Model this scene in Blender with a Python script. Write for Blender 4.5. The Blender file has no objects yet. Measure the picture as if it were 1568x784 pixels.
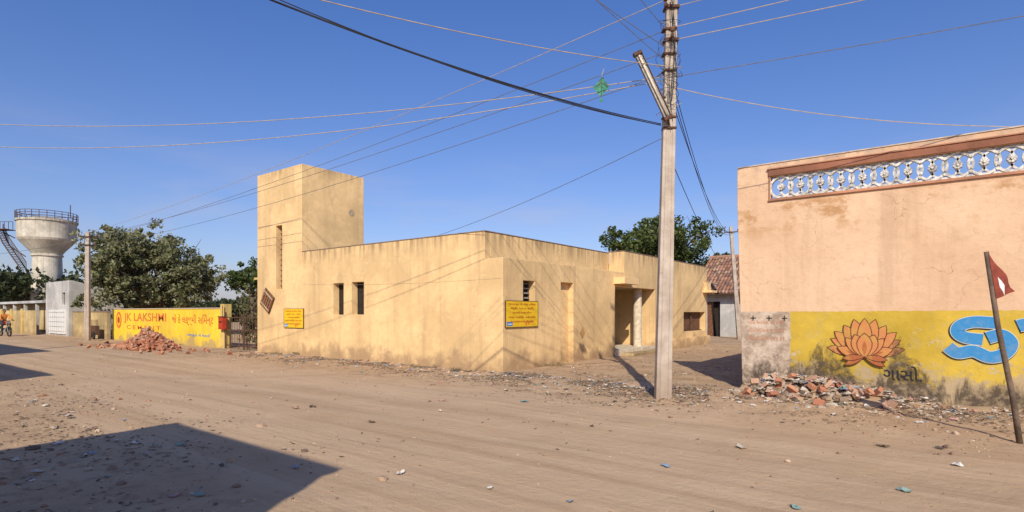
import bpy, math, random
import numpy as np
from mathutils import Vector, Matrix, noise as mnoise
random.seed(7); rng=np.random.default_rng(7)
sc=bpy.context.scene
COL=sc.collection
sc.view_settings.view_transform='Standard'; sc.view_settings.look='None'; sc.view_settings.exposure=0

# ---------------------------------------------------------------- materials
class NT:
    def __init__(s,name,rough=0.9,spec=0.2):
        s.m=bpy.data.materials.new(name); s.m.use_nodes=True
        s.t=s.m.node_tree; s.n=s.t.nodes; s.l=s.t.links
        s.b=s.n['Principled BSDF']; s.b.inputs['Roughness'].default_value=rough
        s.b.inputs['Specular IOR Level'].default_value=spec
        s.pos=s.n.new('ShaderNodeNewGeometry').outputs['Position']
    def link(s,a,b): s.l.new(a,b)
    def val(s,x,sock):
        if isinstance(x,(int,float)): sock.default_value=x
        elif isinstance(x,(tuple,list)): sock.default_value=(*x[:3],1) if sock.type=='RGBA' else x
        else: s.link(x,sock)
    def mapping(s,scale,loc=(0,0,0),rot=(0,0,0)):
        m=s.n.new('ShaderNodeMapping'); m.inputs['Scale'].default_value=scale; m.inputs['Location'].default_value=loc
        m.inputs['Rotation'].default_value=rot
        s.link(s.pos,m.inputs['Vector']); return m.outputs[0]
    def noise(s,scale,detail=5,rough=0.55,vec=None,dist=0):
        n=s.n.new('ShaderNodeTexNoise'); n.inputs['Scale'].default_value=scale
        n.inputs['Detail'].default_value=detail; n.inputs['Roughness'].default_value=rough
        n.inputs['Distortion'].default_value=dist
        s.link(vec if vec is not None else s.pos,n.inputs['Vector']); return n.outputs['Fac']
    def ramp(s,x,a,b,lo=0.0,hi=1.0):
        if a>b: a,b,lo,hi=b,a,hi,lo
        r=s.n.new('ShaderNodeMapRange'); r.interpolation_type='SMOOTHSTEP'
        s.val(x,r.inputs['Value']); r.inputs['From Min'].default_value=a; r.inputs['From Max'].default_value=b
        r.inputs['To Min'].default_value=lo; r.inputs['To Max'].default_value=hi; return r.outputs[0]
    def math(s,op,a,b=0.0,c=0.0):
        r=s.n.new('ShaderNodeMath'); r.operation=op; s.val(a,r.inputs[0]); s.val(b,r.inputs[1]); s.val(c,r.inputs[2]); return r.outputs[0]
    def mix(s,f,a,b,mode='MIX'):
        r=s.n.new('ShaderNodeMix'); r.data_type='RGBA'; r.blend_type=mode
        s.val(f,r.inputs[0]); s.val(a,r.inputs[6]); s.val(b,r.inputs[7]); return r.outputs[2]
    def xyz(s):
        r=s.n.new('ShaderNodeSeparateXYZ'); s.link(s.pos,r.inputs[0]); return r.outputs
    def bump(s,h,strength,dist,prev=None):
        b=s.n.new('ShaderNodeBump'); b.inputs['Strength'].default_value=strength; b.inputs['Distance'].default_value=dist
        s.link(h,b.inputs['Height'])
        if prev: s.link(prev,b.inputs['Normal'])
        return b.outputs[0]
    def done(s,col,nrm=None):
        s.val(col,s.b.inputs['Base Color'])
        if nrm: s.link(nrm,s.b.inputs['Normal'])
        return s.m

def plaster(name,base,var=0.10,dirt=(0.22,0.15,0.09),dirtamt=0.55,top=None,streak=0.5,crack=True,h0=0.0,h1=0.55):
    s=NT(name,0.92,0.12)
    lo=tuple(c*(1-var*1.8) for c in base); hi=tuple(min(1,c*(1+var)) for c in base)
    n1=s.noise(0.55,6,0.6); col=s.mix(s.ramp(n1,0.36,0.64),lo,hi)
    n2=s.noise(6,6,0.65); col=s.mix(s.ramp(n2,0.4,0.7,0,0.4),col,tuple(c*0.8 for c in base))
    n5=s.noise(1.7,8,0.7,dist=0.6); col=s.mix(s.ramp(n5,0.55,0.66,0,0.5),col,tuple(min(1,c*1.12+0.03) for c in base))
    n6=s.noise(1.1,8,0.72,vec=s.mapping((1,1,1),loc=(5,2,7)),dist=0.5); col=s.mix(s.ramp(n6,0.54,0.68,0,0.35),col,tuple(c*0.5+d*0.5 for c,d in zip(base,dirt)))
    st=s.noise(1.0,5,0.6,vec=s.mapping((3.2,3.2,0.16)))
    z=s.xyz()[2]
    col=s.mix(s.math('MULTIPLY',s.ramp(st,0.50,0.72),streak*0.6),col,dirt)
    if top is not None:
        g=s.ramp(z,top-0.7,top,0,1)
        st2=s.noise(1.0,4,0.6,vec=s.mapping((5,5,0.3),loc=(3,1,2)))
        col=s.mix(s.math('MULTIPLY',s.math('MULTIPLY',g,s.ramp(st2,0.40,0.64)),0.7),col,tuple(c*0.65 for c in dirt))
    nb=s.noise(1.6,6,0.65); zb=s.math('ADD',z,s.math('MULTIPLY',s.math('SUBTRACT',nb,0.5),-1.9))
    col=s.mix(s.ramp(zb,h0-0.1,h1,dirtamt,0),col,dirt)
    sp=s.noise(22,3,0.5); col=s.mix(s.ramp(sp,0.68,0.74,0,0.4),col,dirt)
    bn=s.bump(s.noise(35,5,0.7),0.25,0.01); bn=s.bump(s.noise(2.2,4,0.6),0.35,0.05,bn)
    if crack:
        v=s.n.new('ShaderNodeTexVoronoi'); v.feature='DISTANCE_TO_EDGE'; v.inputs['Scale'].default_value=0.55
        dn=s.n.new('ShaderNodeTexNoise'); dn.inputs['Scale'].default_value=2.0; dn.inputs['Detail'].default_value=6
        s.link(s.pos,dn.inputs['Vector'])
        va=s.n.new('ShaderNodeVectorMath'); va.operation='MULTIPLY_ADD'; s.link(dn.outputs['Color'],va.inputs[0]); va.inputs[1].default_value=(0.9,0.9,0.9)
        s.link(s.pos,va.inputs[2]); s.link(va.outputs[0],v.inputs['Vector'])
        cm=s.math('MULTIPLY',s.ramp(v.outputs['Distance'],0.0,0.006,1,0),s.ramp(s.noise(0.8,2,0.5),0.5,0.6))
        col=s.mix(s.math('MULTIPLY',cm,0.45),col,dirt)
    return s.done(col,bn)
def simple(name,base,rough=0.8,var=0.25,scale=8,spec=0.3,metal=0,bump=0.2,dist=0.01):
    s=NT(name,rough,spec); s.b.inputs['Metallic'].default_value=metal
    n=s.noise(scale,5,0.6); col=s.mix(s.ramp(n,0.3,0.7),tuple(c*(1-var) for c in base),tuple(min(1,c*(1+var*.6)) for c in base))
    return s.done(col,s.bump(s.noise(scale*4,4,0.6),bump,dist))
def soot(s,col,z,x):
    """smoke and damp staining rising from the base of the wall, heaviest where rubbish is burnt"""
    nb=s.noise(1.7,9,0.76,vec=s.mapping((1,1,0.7),loc=(2.2,0,0.4)),dist=0.5)
    zb=s.math('ADD',z,s.math('MULTIPLY',s.math('SUBTRACT',nb,0.5),-2.6))
    for xc,wd,am in((6.35,.55,.30),(7.5,.62,.62),(8.62,.42,.42),(6.95,.25,.35)):
        dx=s.math('ABSOLUTE',s.math('SUBTRACT',x,xc)); zb=s.math('SUBTRACT',zb,s.ramp(dx,0,wd,am,0))
    m=s.ramp(zb,0.12,0.50,1,0)
    m=s.math('MULTIPLY',m,s.ramp(s.noise(7,6,0.78),0.36,0.56,0.45,1))
    return s.mix(s.math('MULTIPLY',m,0.92),col,(0.070,0.052,0.040))
def faded(name,base,under,amt=0.6,scale=5):
    s=NT(name,0.9,0.1); n=s.noise(scale,8,0.75); col=s.mix(s.ramp(n,0.46,0.62,0,amt),base,under)
    col=s.mix(s.ramp(s.noise(1.6,6,0.7,dist=.4),0.52,0.72,0,0.5),col,tuple(c*.5 for c in under))
    x,y,z=s.xyz(); col=soot(s,col,z,x)
    return s.done(col,s.bump(s.noise(30,5,0.7),0.3,0.01))
def island(name,cols,rough=0.85,scale=10,trans=0.0):
    s=NT(name,rough,0.25)
    g=s.n.new('ShaderNodeNewGeometry'); cr=s.n.new('ShaderNodeValToRGB'); cr.color_ramp.interpolation='LINEAR' if trans else 'CONSTANT'
    el=cr.color_ramp.elements
    while len(el)<len(cols): el.new(0.5)
    for i,c in enumerate(cols):
        el[i].position=i/len(cols) if not trans else i/max(1,len(cols)-1); el[i].color=(*c,1)
    s.link(g.outputs['Random Per Island'],cr.inputs[0])
    if trans:
        big=s.noise(0.55,3,0.6); col=s.mix(s.ramp(big,0.4,0.62,0,0.55),cr.outputs[0],cols[0])
    else: col=s.mix(s.ramp(s.noise(scale,4,0.6),0.35,0.7,0,0.35),cr.outputs[0],(0.20,0.14,0.09))
    m=s.done(col,s.bump(s.noise(scale*3,4,0.6),0.3,0.01))
    if trans:
        t=s.n.new('ShaderNodeBsdfTranslucent'); s.link(col,t.inputs[0]); ms=s.n.new('ShaderNodeMixShader'); ms.inputs[0].default_value=trans
        s.link(s.b.outputs[0],ms.inputs[1]); s.link(t.outputs[0],ms.inputs[2]); s.link(ms.outputs[0],s.n['Material Output'].inputs[0])
    return m

YEL=(0.77,0.535,0.265)
M={}
M['ochre']=plaster('ochre_plaster',YEL,0.10,(0.35,0.225,0.13),0.8,top=3.85,streak=0.5,h0=0.1,h1=0.6)
M['ochre_tower']=plaster('ochre_tower_plaster',(0.76,0.525,0.26),0.11,(0.31,0.20,0.12),0.7,top=7.2,streak=0.65)
M['coping']=simple('weathered_coping',(0.26,0.18,0.13),0.95)
M['palecoping']=simple('pale_coping',(0.55,0.44,0.33),0.95)
M['roof']=simple('roof_screed',(0.30,0.25,0.20),0.95)
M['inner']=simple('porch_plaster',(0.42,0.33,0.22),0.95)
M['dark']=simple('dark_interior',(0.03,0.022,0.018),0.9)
M['wood']=simple('weathered_wood',(0.16,0.075,0.04),0.8,0.4,12)
M['plank']=simple('brown_plank',(0.24,0.115,0.055),0.8,0.4,12)
M['diamond']=simple('orange_brown_paint',(0.50,0.28,0.11),0.9,0.2,12)
M['steel']=simple('dull_steel',(0.27,0.26,0.245),0.6,0.35,15,0.4,0.2)
M['rust']=simple('rusty_iron',(0.11,0.055,0.035),0.8,0.4,20)
M['signyel']=simple('sign_yellow',(0.80,0.50,0.02),0.55,0.08,4)
M['red']=simple('paint_red',(0.45,0.05,0.02),0.7,0.2,8)
M['blue']=simple('paint_blue',(0.06,0.22,0.55),0.7,0.15,8)
M['white']=simple('paint_white',(0.72,0.72,0.70),0.8,0.1,8)
M['black']=simple('paint_black',(0.02,0.02,0.02),0.7,0.2,8)
M['cream']=simple('cream_post',(0.64,0.54,0.40),0.85)
M['wire']=simple('cable_black',(0.025,0.025,0.028),0.6)
M['wiretan']=simple('cable_tan',(0.45,0.36,0.24),0.7)
M['wiregrey']=simple('cable_grey',(0.16,0.16,0.17),0.6)
M['jali']=simple('whitewashed_concrete',(0.60,0.57,0.51),0.9,0.5,14)
M['maroon']=plaster('maroon_paint',(0.30,0.13,0.08),0.2,(0.13,0.08,0.055),0,streak=0.5,crack=False,h0=-9,h1=-8)
M['sill']=plaster('brick_red_paint',(0.46,0.225,0.135),0.2,(0.24,0.12,0.08),0,streak=0.6,crack=False,h0=-9,h1=-8)
M['grey']=plaster('grey_limewash',(0.52,0.50,0.47),0.15,(0.26,0.24,0.22),0.4,crack=False)
M['yelhouse']=plaster('yellow_house_plaster',(0.66,0.48,0.17),0.1,(0.3,0.2,0.1),0.2,crack=False)
M['hutwall']=plaster('low_wall_plaster',(0.56,0.42,0.21),0.2,(0.26,0.18,0.11),0.6,crack=False)
M['adwall']=plaster('advert_wall_paint',(0.82,0.57,0.05),0.08,(0.36,0.27,0.16),0.75,streak=0.35,crack=False,h0=0.1,h1=0.45)
M['orange']=simple('orange_paint',(0.68,0.18,0.04),0.8,0.15,6)
UY=(0.50,0.36,0.07)
M['lotus_o']=faded('lotus_orange',(0.55,0.22,0.085),UY,0.4)
M['lotus_o2']=faded('lotus_deep_orange',(0.38,0.12,0.05),UY,0.35)
M['lotus_d']=faded('lotus_maroon_line',(0.10,0.035,0.025),(0.3,0.2,0.06),0.3)
M['fblue']=faded('faded_blue_paint',(0.05,0.24,0.50),(0.3,0.36,0.4),0.25)
M['fwhite']=faded('faded_white_paint',(0.62,0.60,0.50),UY,0.4)
M['fblack']=faded('faded_black_paint',(0.03,0.03,0.028),(0.2,0.15,0.06),0.4)
M['tower']=plaster('water_tower_concrete',(0.58,0.53,0.43),0.15,(0.25,0.21,0.16),0,top=14.5,streak=0.8,crack=False,h0=-9,h1=-8)
M['bark']=simple('bark',(0.15,0.105,0.075),0.95,0.4,6,bump=0.5,dist=0.03)
M['leafA']=island('dusty_leaves',[(0.10,0.11,0.045),(0.19,0.20,0.085),(0.27,0.27,0.14),(0.36,0.33,0.19)],0.45,8,0.28)
M['leafB']=island('green_leaves',[(0.05,0.075,0.022),(0.10,0.13,0.035),(0.17,0.20,0.06)],0.5,8,0.25)
M['leafD']=island('dark_leaves',[(0.03,0.045,0.02),(0.06,0.075,0.03),(0.09,0.10,0.045)],0.6,8,0.2)
M['dry']=island('dry_plant_leaves',[(0.09,0.09,0.035),(0.16,0.16,0.07),(0.27,0.22,0.12)],0.8,8,0.2)
M['straw']=island('dry_grass',[(0.22,0.165,0.09),(0.30,0.23,0.13),(0.17,0.14,0.07)],0.9,8,0.1)
M['brick']=island('broken_bricks',[(0.42,0.16,0.09),(0.50,0.22,0.12),(0.34,0.13,0.08),(0.46,0.27,0.18)],0.95,9)
M['tileI']=island('old_clay_tiles',[(0.32,0.15,0.09),(0.38,0.20,0.13),(0.22,0.12,0.09),(0.38,0.25,0.17),(0.17,0.10,0.08)],0.95,5)
M['rock']=island('rubble_stones',[(0.34,0.24,0.15),(0.40,0.31,0.23),(0.20,0.135,0.09),(0.36,0.19,0.11),(0.50,0.44,0.36),(0.12,0.09,0.065),(0.27,0.19,0.13)],0.95,9)
M['pebble']=island('pebble_mat',[(0.42,0.29,0.19),(0.50,0.37,0.26),(0.28,0.18,0.12),(0.38,0.21,0.13),(0.16,0.11,0.08)],0.95,9)
M['litter']=island('paper_and_plastic',[(0.66,0.62,0.56),(0.42,0.35,0.28),(0.22,0.33,0.45),(0.60,0.57,0.52),(0.5,0.26,0.23),(0.10,0.08,0.06),(0.5,0.45,0.36),(0.2,0.33,0.30),(0.62,0.53,0.44)],0.7,12)
M['chaff']=island('straw_and_leaf_bits',[(0.11,0.08,0.055),(0.22,0.15,0.095),(0.075,0.052,0.038),(0.38,0.28,0.18)],0.95,12)
M['skin']=simple('skin',(0.22,0.11,0.065),0.6,0.1)
M['shirt']=simple('orange_shirt',(0.65,0.25,0.06),0.9,0.15)
M['trouser']=simple('dark_trousers',(0.05,0.05,0.06),0.9)
M['hair']=simple('black_hair',(0.012,0.01,0.01),0.6)
M['kite']=simple('green_kite_paper',(0.05,0.22,0.14),0.7,0.5,20)
M['flagred']=simple('red_flag_cloth',(0.24,0.055,0.035),0.9,0.25,10)

s=NT('pole_concrete',0.9,0.2)
c=s.mix(s.ramp(s.noise(3,7,0.65),0.3,0.7),(0.36,0.29,0.23),(0.51,0.435,0.355)); c=s.mix(s.ramp(s.noise(1,5,0.6,vec=s.mapping((9,9,0.5))),0.5,0.72,0,0.7),c,(0.20,0.155,0.12))
c=s.mix(s.ramp(s.noise(12,6,0.7),0.6,0.7,0,.5),c,(0.18,0.14,0.11))
c=s.mix(s.ramp(s.xyz()[2],0,0.9,0.6,0),c,(0.28,0.195,0.135))
M['pole']=s.done(c,s.bump(s.noise(30,5,0.7),0.5,0.01))

s=NT('pink_wall_plaster',0.92,0.12); x,y,z=s.xyz()
pk=s.mix(s.ramp(s.noise(0.6,6,0.6),0.34,0.66),(0.62,0.41,0.255),(0.72,0.50,0.325))
pk=s.mix(s.ramp(s.noise(7,6,0.7),0.45,0.75,0,0.4),pk,(0.50,0.32,0.195))
st=s.noise(1,5,0.65,vec=s.mapping((2.5,2.5,0.18))); pk=s.mix(s.ramp(st,0.5,0.75,0,0.4),pk,(0.40,0.26,0.16))
pk=s.mix(s.ramp(s.noise(1.2,8,0.72,vec=s.mapping((1,1,1),loc=(9,1,3)),dist=.6),0.54,0.68,0,0.35),pk,(0.50,0.33,0.20))
sp=s.math('MULTIPLY',s.ramp(s.noise(1.1,7,0.72,vec=s.mapping((1,1,1.6),loc=(4.3,0,1.1))),0.5,0.62),s.math('MULTIPLY',s.ramp(z,2.9,3.5),s.ramp(z,3.70,3.82,1,0)))
pk=s.mix(s.math('MULTIPLY',sp,0.8),pk,(0.42,0.22,0.09))
pk=s.mix(s.math('MULTIPLY',s.ramp(z,4.3,4.55),s.ramp(s.noise(3,5,0.7),0.4,0.6,0,.7)),pk,(0.38,0.28,0.21))
v=s.n.new('ShaderNodeTexVoronoi'); v.feature='DISTANCE_TO_EDGE'; v.inputs['Scale'].default_value=0.8
dn=s.n.new('ShaderNodeTexNoise'); dn.inputs['Scale'].default_value=2.5; dn.inputs['Detail'].default_value=6; s.link(s.pos,dn.inputs['Vector'])
va=s.n.new('ShaderNodeVectorMath'); va.operation='MULTIPLY_ADD'; s.link(dn.outputs['Color'],va.inputs[0]); va.inputs[1].default_value=(0.8,0.8,0.8); s.link(s.pos,va.inputs[2]); s.link(va.outputs[0],v.inputs['Vector'])
cm=s.math('MULTIPLY',s.ramp(v.outputs['Distance'],0.0,0.006,1,0),s.ramp(s.noise(0.9,2,0.5),0.47,0.54)); pk=s.mix(s.math('MULTIPLY',cm,0.6),pk,(0.25,0.14,0.09))
yl=s.mix(s.ramp(s.noise(0.9,6,0.65),0.3,0.7),(0.44,0.30,0.04),(0.62,0.43,0.065))
yl=s.mix(s.ramp(s.noise(5,7,0.7),0.5,0.72,0,0.6),yl,(0.44,0.35,0.15))
ww=s.mix(s.ramp(s.noise(4,7,0.75),0.35,0.65),(0.32,0.235,0.17),(0.62,0.50,0.39))
wob=s.math('MULTIPLY',s.math('SUBTRACT',s.noise(9,4,0.6),0.5),0.05)
isyel=s.ramp(s.math('ADD',x,wob),6.84,6.86)
dado=s.mix(isyel,ww,yl)
zt=s.math('ADD',s.math('ADD',z,wob),s.math('MULTIPLY',x,-0.006))
dado=s.mix(s.math('MULTIPLY',s.ramp(s.noise(3.4,8,0.75),0.57,0.61),s.ramp(z,1.2,1.5,.8,0)),dado,(0.50,0.42,0.32))
nb2=s.noise(2.4,8,0.78,vec=s.mapping((1,1,1),loc=(0,3,1))); zb2=s.math('ADD',z,s.math('MULTIPLY',s.math('SUBTRACT',nb2,0.5),-2.6))
dado=s.mix(s.ramp(zb2,0.35,0.62,0.8,0),dado,(0.40,0.31,0.225))
dado=soot(s,dado,z,x)
col=s.mix(s.ramp(zt,1.565,1.575),dado,pk)
bn=s.bump(s.noise(30,6,0.75),0.35,0.012); bn=s.bump(s.noise(3,5,0.6),0.4,0.05,bn)
M['pink']=s.done(col,bn)

s=NT('dusty_earth',0.97,0.08); x,y,z=s.xyz()
g=s.mix(s.ramp(s.noise(0.22,7,0.6),0.34,0.66),(0.435,0.295,0.175),(0.515,0.365,0.228))
g=s.mix(s.ramp(s.noise(1.6,8,0.7),0.42,0.70,0,0.5),g,(0.36,0.235,0.138))
tr=s.noise(1,5,0.6,vec=s.mapping((0.07,1.5,1),rot=(0,0,math.radians(-3))))
road=s.math('MULTIPLY',s.ramp(s.math('ADD',y,s.math('MULTIPLY',s.noise(.8,5,.6),1.2)),-9.3,-7.9),s.ramp(s.math('ADD',y,s.math('MULTIPLY',s.noise(.9,5,.65),-1.4)),-4.2,-2.6,1,0))
g=s.mix(s.math('MULTIPLY',road,s.ramp(tr,0.36,0.64,0.1,0.75)),g,(0.555,0.40,0.258))
tr2=s.noise(1,4,0.6,vec=s.mapping((0.10,4.2,1),rot=(0,0,math.radians(-4))))
g=s.mix(s.math('MULTIPLY',road,s.ramp(tr2,0.53,0.66,0,0.36)),g,(0.35,0.23,0.14))
tr3=s.noise(1,3,0.5,vec=s.mapping((0.16,7,1),rot=(0,0,math.radians(6)),loc=(3,1,0)))
g=s.mix(s.math('MULTIPLY',road,s.ramp(tr3,0.58,0.68,0,0.26)),g,(0.37,0.245,0.15))
sh=s.math('SUBTRACT',1.0,road)
g=s.mix(s.math('MULTIPLY',sh,s.ramp(s.noise(2.6,9,0.78),0.48,0.63,0,0.65)),g,(0.275,0.18,0.108))
g=s.mix(s.ramp(s.noise(40,4,0.7),0.58,0.72,0,0.4),g,(0.24,0.16,0.10))
g=s.mix(s.ramp(s.noise(18,5,0.7),0.60,0.75,0,0.45),g,(0.60,0.46,0.32))
bn=s.bump(s.noise(60,5,0.75),0.5,0.012); bn=s.bump(s.noise(7,7,0.7),0.6,0.035,bn)
bn=s.bump(tr2,0.4,0.04,bn)
M['ground']=s.done(g,bn)

# ---------------------------------------------------------------- mesh builder
class MB:
    def __init__(s): s.v=[]; s.f=[]; s.m=[]; s.mats=[]
    def mi(s,k):
        if k not in s.mats: s.mats.append(k)
        return s.mats.index(k)
    def add(s,vs,fs,mat):
        o=len(s.v); s.v+= [tuple(p) for p in vs]; i=s.mi(mat)
        for f in fs: s.f.append([a+o for a in f]); s.m.append(i)
    def box(s,a,b,mat):
        x0,y0,z0=a; x1,y1,z1=b
        s.add([(x0,y0,z0),(x1,y0,z0),(x1,y1,z0),(x0,y1,z0),(x0,y0,z1),(x1,y0,z1),(x1,y1,z1),(x0,y1,z1)],
              [(0,3,2,1),(4,5,6,7),(0,1,5,4),(1,2,6,5),(2,3,7,6),(3,0,4,7)],mat)
    def obox(s,c,size,R,mat):
        hx,hy,hz=[k/2 for k in size]; c=Vector(c)
        vs=[c+R@Vector((sx*hx,sy*hy,sz*hz)) for sz in(-1,1) for sx,sy in((-1,-1),(1,-1),(1,1),(-1,1))]
        s.add(vs,[(0,3,2,1),(4,5,6,7),(0,1,5,4),(1,2,6,5),(2,3,7,6),(3,0,4,7)],mat)
    def tube(s,pts,rad,mat,n=8,cap=True):
        pts=[Vector(p) for p in pts]
        if isinstance(rad,(int,float)): rad=[rad]*len(pts)
        vs=[]; up=Vector((0.13,0.31,1)).normalized()
        for i,p in enumerate(pts):
            d=(pts[min(i+1,len(pts)-1)]-pts[max(i-1,0)])
            if d.length<1e-9: d=Vector((0,0,1))
            d.normalize(); a=d.cross(up)
            if a.length<0.05: a=d.cross(Vector((1,0,0)))
            a.normalize(); b=d.cross(a)
            for k in range(n):
                t=2*math.pi*k/n; vs.append(p+(a*math.cos(t)+b*math.sin(t))*rad[i])
        fs=[]
        for i in range(len(pts)-1):
            for k in range(n):
                fs.append((i*n+k,i*n+(k+1)%n,(i+1)*n+(k+1)%n,(i+1)*n+k))
        if cap: fs.append(tuple(range(n))[::-1]); fs.append(tuple(range((len(pts)-1)*n,len(pts)*n)))
        s.add(vs,fs,mat)
    def lathe(s,cx,cy,prof,mat,n=40,a0=0):
        vs=[(cx+r*math.cos(2*math.pi*k/n+a0),cy+r*math.sin(2*math.pi*k/n+a0),z) for r,z in prof for k in range(n)]
        fs=[(i*n+k,i*n+(k+1)%n,(i+1)*n+(k+1)%n,(i+1)*n+k) for i in range(len(prof)-1) for k in range(n)]
        s.add(vs,fs,mat)
    def wall(s,axis,cf,cb,a0,a1,z0,z1,holes,mat):
        A=sorted({a0,a1,*[min(max(h[i],a0),a1) for h in holes for i in(0,1)]}); Z=sorted({z0,z1,*[min(max(h[i],z0),z1) for h in holes for i in(2,3)]})
        P=(lambda a,c,z:(a,c,z)) if axis=='X' else (lambda a,c,z:(c,a,z))
        def solid(i,j):
            if i<0 or j<0 or i>=len(A)-1 or j>=len(Z)-1: return False
            a=(A[i]+A[i+1])/2; zz=(Z[j]+Z[j+1])/2
            return not any(h[0]<a<h[1] and h[2]<zz<h[3] for h in holes)
        for i in range(len(A)-1):
            for j in range(len(Z)-1):
                if not solid(i,j): continue
                x0,x1,y0,y1=A[i],A[i+1],Z[j],Z[j+1]
                for c in(cf,cb): s.add([P(x0,c,y0),P(x1,c,y0),P(x1,c,y1),P(x0,c,y1)],[(0,1,2,3)],mat)
                if not solid(i-1,j): s.add([P(x0,cf,y0),P(x0,cb,y0),P(x0,cb,y1),P(x0,cf,y1)],[(0,1,2,3)],mat)
                if not solid(i+1,j): s.add([P(x1,cf,y0),P(x1,cb,y0),P(x1,cb,y1),P(x1,cf,y1)],[(0,1,2,3)],mat)
                if not solid(i,j-1): s.add([P(x0,cf,y0),P(x1,cf,y0),P(x1,cb,y0),P(x0,cb,y0)],[(0,1,2,3)],mat)
                if not solid(i,j+1): s.add([P(x0,cf,y1),P(x1,cf,y1),P(x1,cb,y1),P(x0,cb,y1)],[(0,1,2,3)],mat)
    def obj(s,name,parent=None,bevel=0,smooth=False,merge=False):
        me=bpy.data.meshes.new(name); me.from_pydata(s.v,[],s.f); 
        for k in s.mats: me.materials.append(M[k])
        me.polygons.foreach_set('material_index',s.m)
        if merge or bevel:
            import bmesh
            bm=bmesh.new(); bm.from_mesh(me); bmesh.ops.remove_doubles(bm,verts=bm.verts,dist=0.0005)
            bmesh.ops.recalc_face_normals(bm,faces=bm.faces); bm.to_mesh(me); bm.free()
        if smooth: me.polygons.foreach_set('use_smooth',[True]*len(me.polygons))
        me.update(); o=bpy.data.objects.new(name,me); COL.objects.link(o)
        if parent: o.parent=parent
        if bevel:
            b=o.modifiers.new('bevel','BEVEL'); b.width=bevel; b.segments=2; b.limit_method='ANGLE'; b.angle_limit=math.radians(50)
        return o
def empty(name):
    e=bpy.data.objects.new(name,None); COL.objects.link(e); return e
def rotz(a): return Matrix.Rotation(a,3,'Z')
def rrot(): return Matrix.Rotation(random.uniform(0,6.28),3,'Z')@Matrix.Rotation(random.uniform(-1,1),3,'X')@Matrix.Rotation(random.uniform(-1,1),3,'Y')

def text_flat(name,txt,plane,c,u0,u1,z0,z1,mat,parent):
    cu=bpy.data.curves.new(name,'FONT'); cu.body=txt; cu.align_x='LEFT'; cu.resolution_u=3; cu.offset=0.012
    ob=bpy.data.objects.new(name+'_tmp',cu); COL.objects.link(ob); bpy.context.view_layer.update()
    dg=bpy.context.evaluated_depsgraph_get(); me=bpy.data.meshes.new_from_object(ob.evaluated_get(dg)); bpy.data.objects.remove(ob)
    if len(me.vertices)==0: return
    xs=[v.co.x for v in me.vertices]; ys=[v.co.y for v in me.vertices]
    ax,bx,ay,by=min(xs),max(xs),min(ys),max(ys)
    for v in me.vertices:
        u=u0+(v.co.x-ax)/(bx-ax)*(u1-u0); w=z0+(v.co.y-ay)/(by-ay)*(z1-z0)
        v.co=(u,c,w) if plane=='X' else (c,u,w)
    me.materials.clear(); me.materials.append(M[mat])
    o=bpy.data.objects.new(name,me); COL.objects.link(o); o.parent=parent

# ---------------------------------------------------------------- ground
def gz(x,y):
    h=0.030*mnoise.fractal(Vector((x*0.35,y*0.35,0)),0.8,2.1,4)
    road=max(0,min(1,(y+9.8)/1.2))*max(0,min(1,(-1.9-y)/1.3))
    if y>-3.5 and (y<0.2 or 0<x<6): 
        h+=0.035*(1-road)*(0.6+mnoise.noise(Vector((x*1.3,y*1.3,5))))
    h+=road*0.018*mnoise.noise(Vector((x*0.08,y*1.7,2)))
    h+=0.014*(1-road)*mnoise.noise(Vector((x*3.1,y*3.1,2)))
    return h
xs=np.concatenate([[-4000,-1500,-600,-250,-130,-90,-70,-58],np.arange(-50,-10,0.3),np.arange(-10,16,0.13),[17,20,26,40,80,200,600,1500,4000]])
ys=np.concatenate([[-4000,-1000,-300,-80,-30,-20,-16],np.arange(-14,3,0.12),np.arange(3,32,0.4),[36,45,60,100,200,500,1500,4000]])
nx,ny=len(xs),len(ys); vs=[]
for yy in ys:
    for xx in xs:
        n=1 if (-50<=xx<=16 and -14<=yy<=32) else 0
        vs.append((xx,yy,gz(xx,yy) if n else 0.0))
fs=[(j*nx+i,j*nx+i+1,(j+1)*nx+i+1,(j+1)*nx+i) for j in range(ny-1) for i in range(nx-1)]
b=MB(); b.add(vs,fs,'ground'); b.obj('ground',smooth=True)

# ---------------------------------------------------------------- main building
P=empty('ochre_corner_building')
b=MB()
b.wall('X',0,0.25,-12.37,-9.29,-0.2,7.0,[(-11.03,-10.60,2.47,4.89)],'ochre_tower')
b.box((-12.37,0.25,-0.2),(-12.12,2.77,6.9),'ochre_tower')
b.box((-9.54,0.25,3.3),(-9.29,2.77,7.0),'ochre_tower'); b.box((-12.37,2.52,3.3),(-9.54,2.77,7.0),'ochre_tower')
b.box((-12.37,0.25,6.9),(-12.12,2.52,7.0),'ochre_tower')
b.obj('stair_tower',P,bevel=0.012)
b=MB(); b.box((-12.12,0.25,6.7),(-9.54,2.52,6.82),'roof'); b.obj('tower_roof',P)
b=MB()
b.wall('X',0,0.25,-9.288,0,-0.2,3.79,[(-7.40,-6.82,1.51,2.58),(-6.39,-5.75,1.52,2.59),(-0.63,0,3.05,3.79)],'ochre')
b.obj('street_wall',P,bevel=0.012)
b=MB()
b.wall('Y',0,-0.25,0.252,7.188,-0.2,3.05,[(0.91,1.47,1.55,2.48),(2.86,3.59,-0.2,2.51),(6.46,7.19,-0.2,2.52)],'ochre')
b.obj('side_wall',P,bevel=0.012)
b=MB()
b.wall('Y',0,-0.25,7.19,16.4,-0.2,3.83,[(7.19,10.0,-0.2,2.52),(13.23,16.15,0.71,1.6)],'ochre')
b.box((-0.63,7.19,2.9),(-0.252,7.4,3.83),'ochre')
b.obj('porch_block_wall',P,bevel=0.012)
b=MB()
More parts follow.
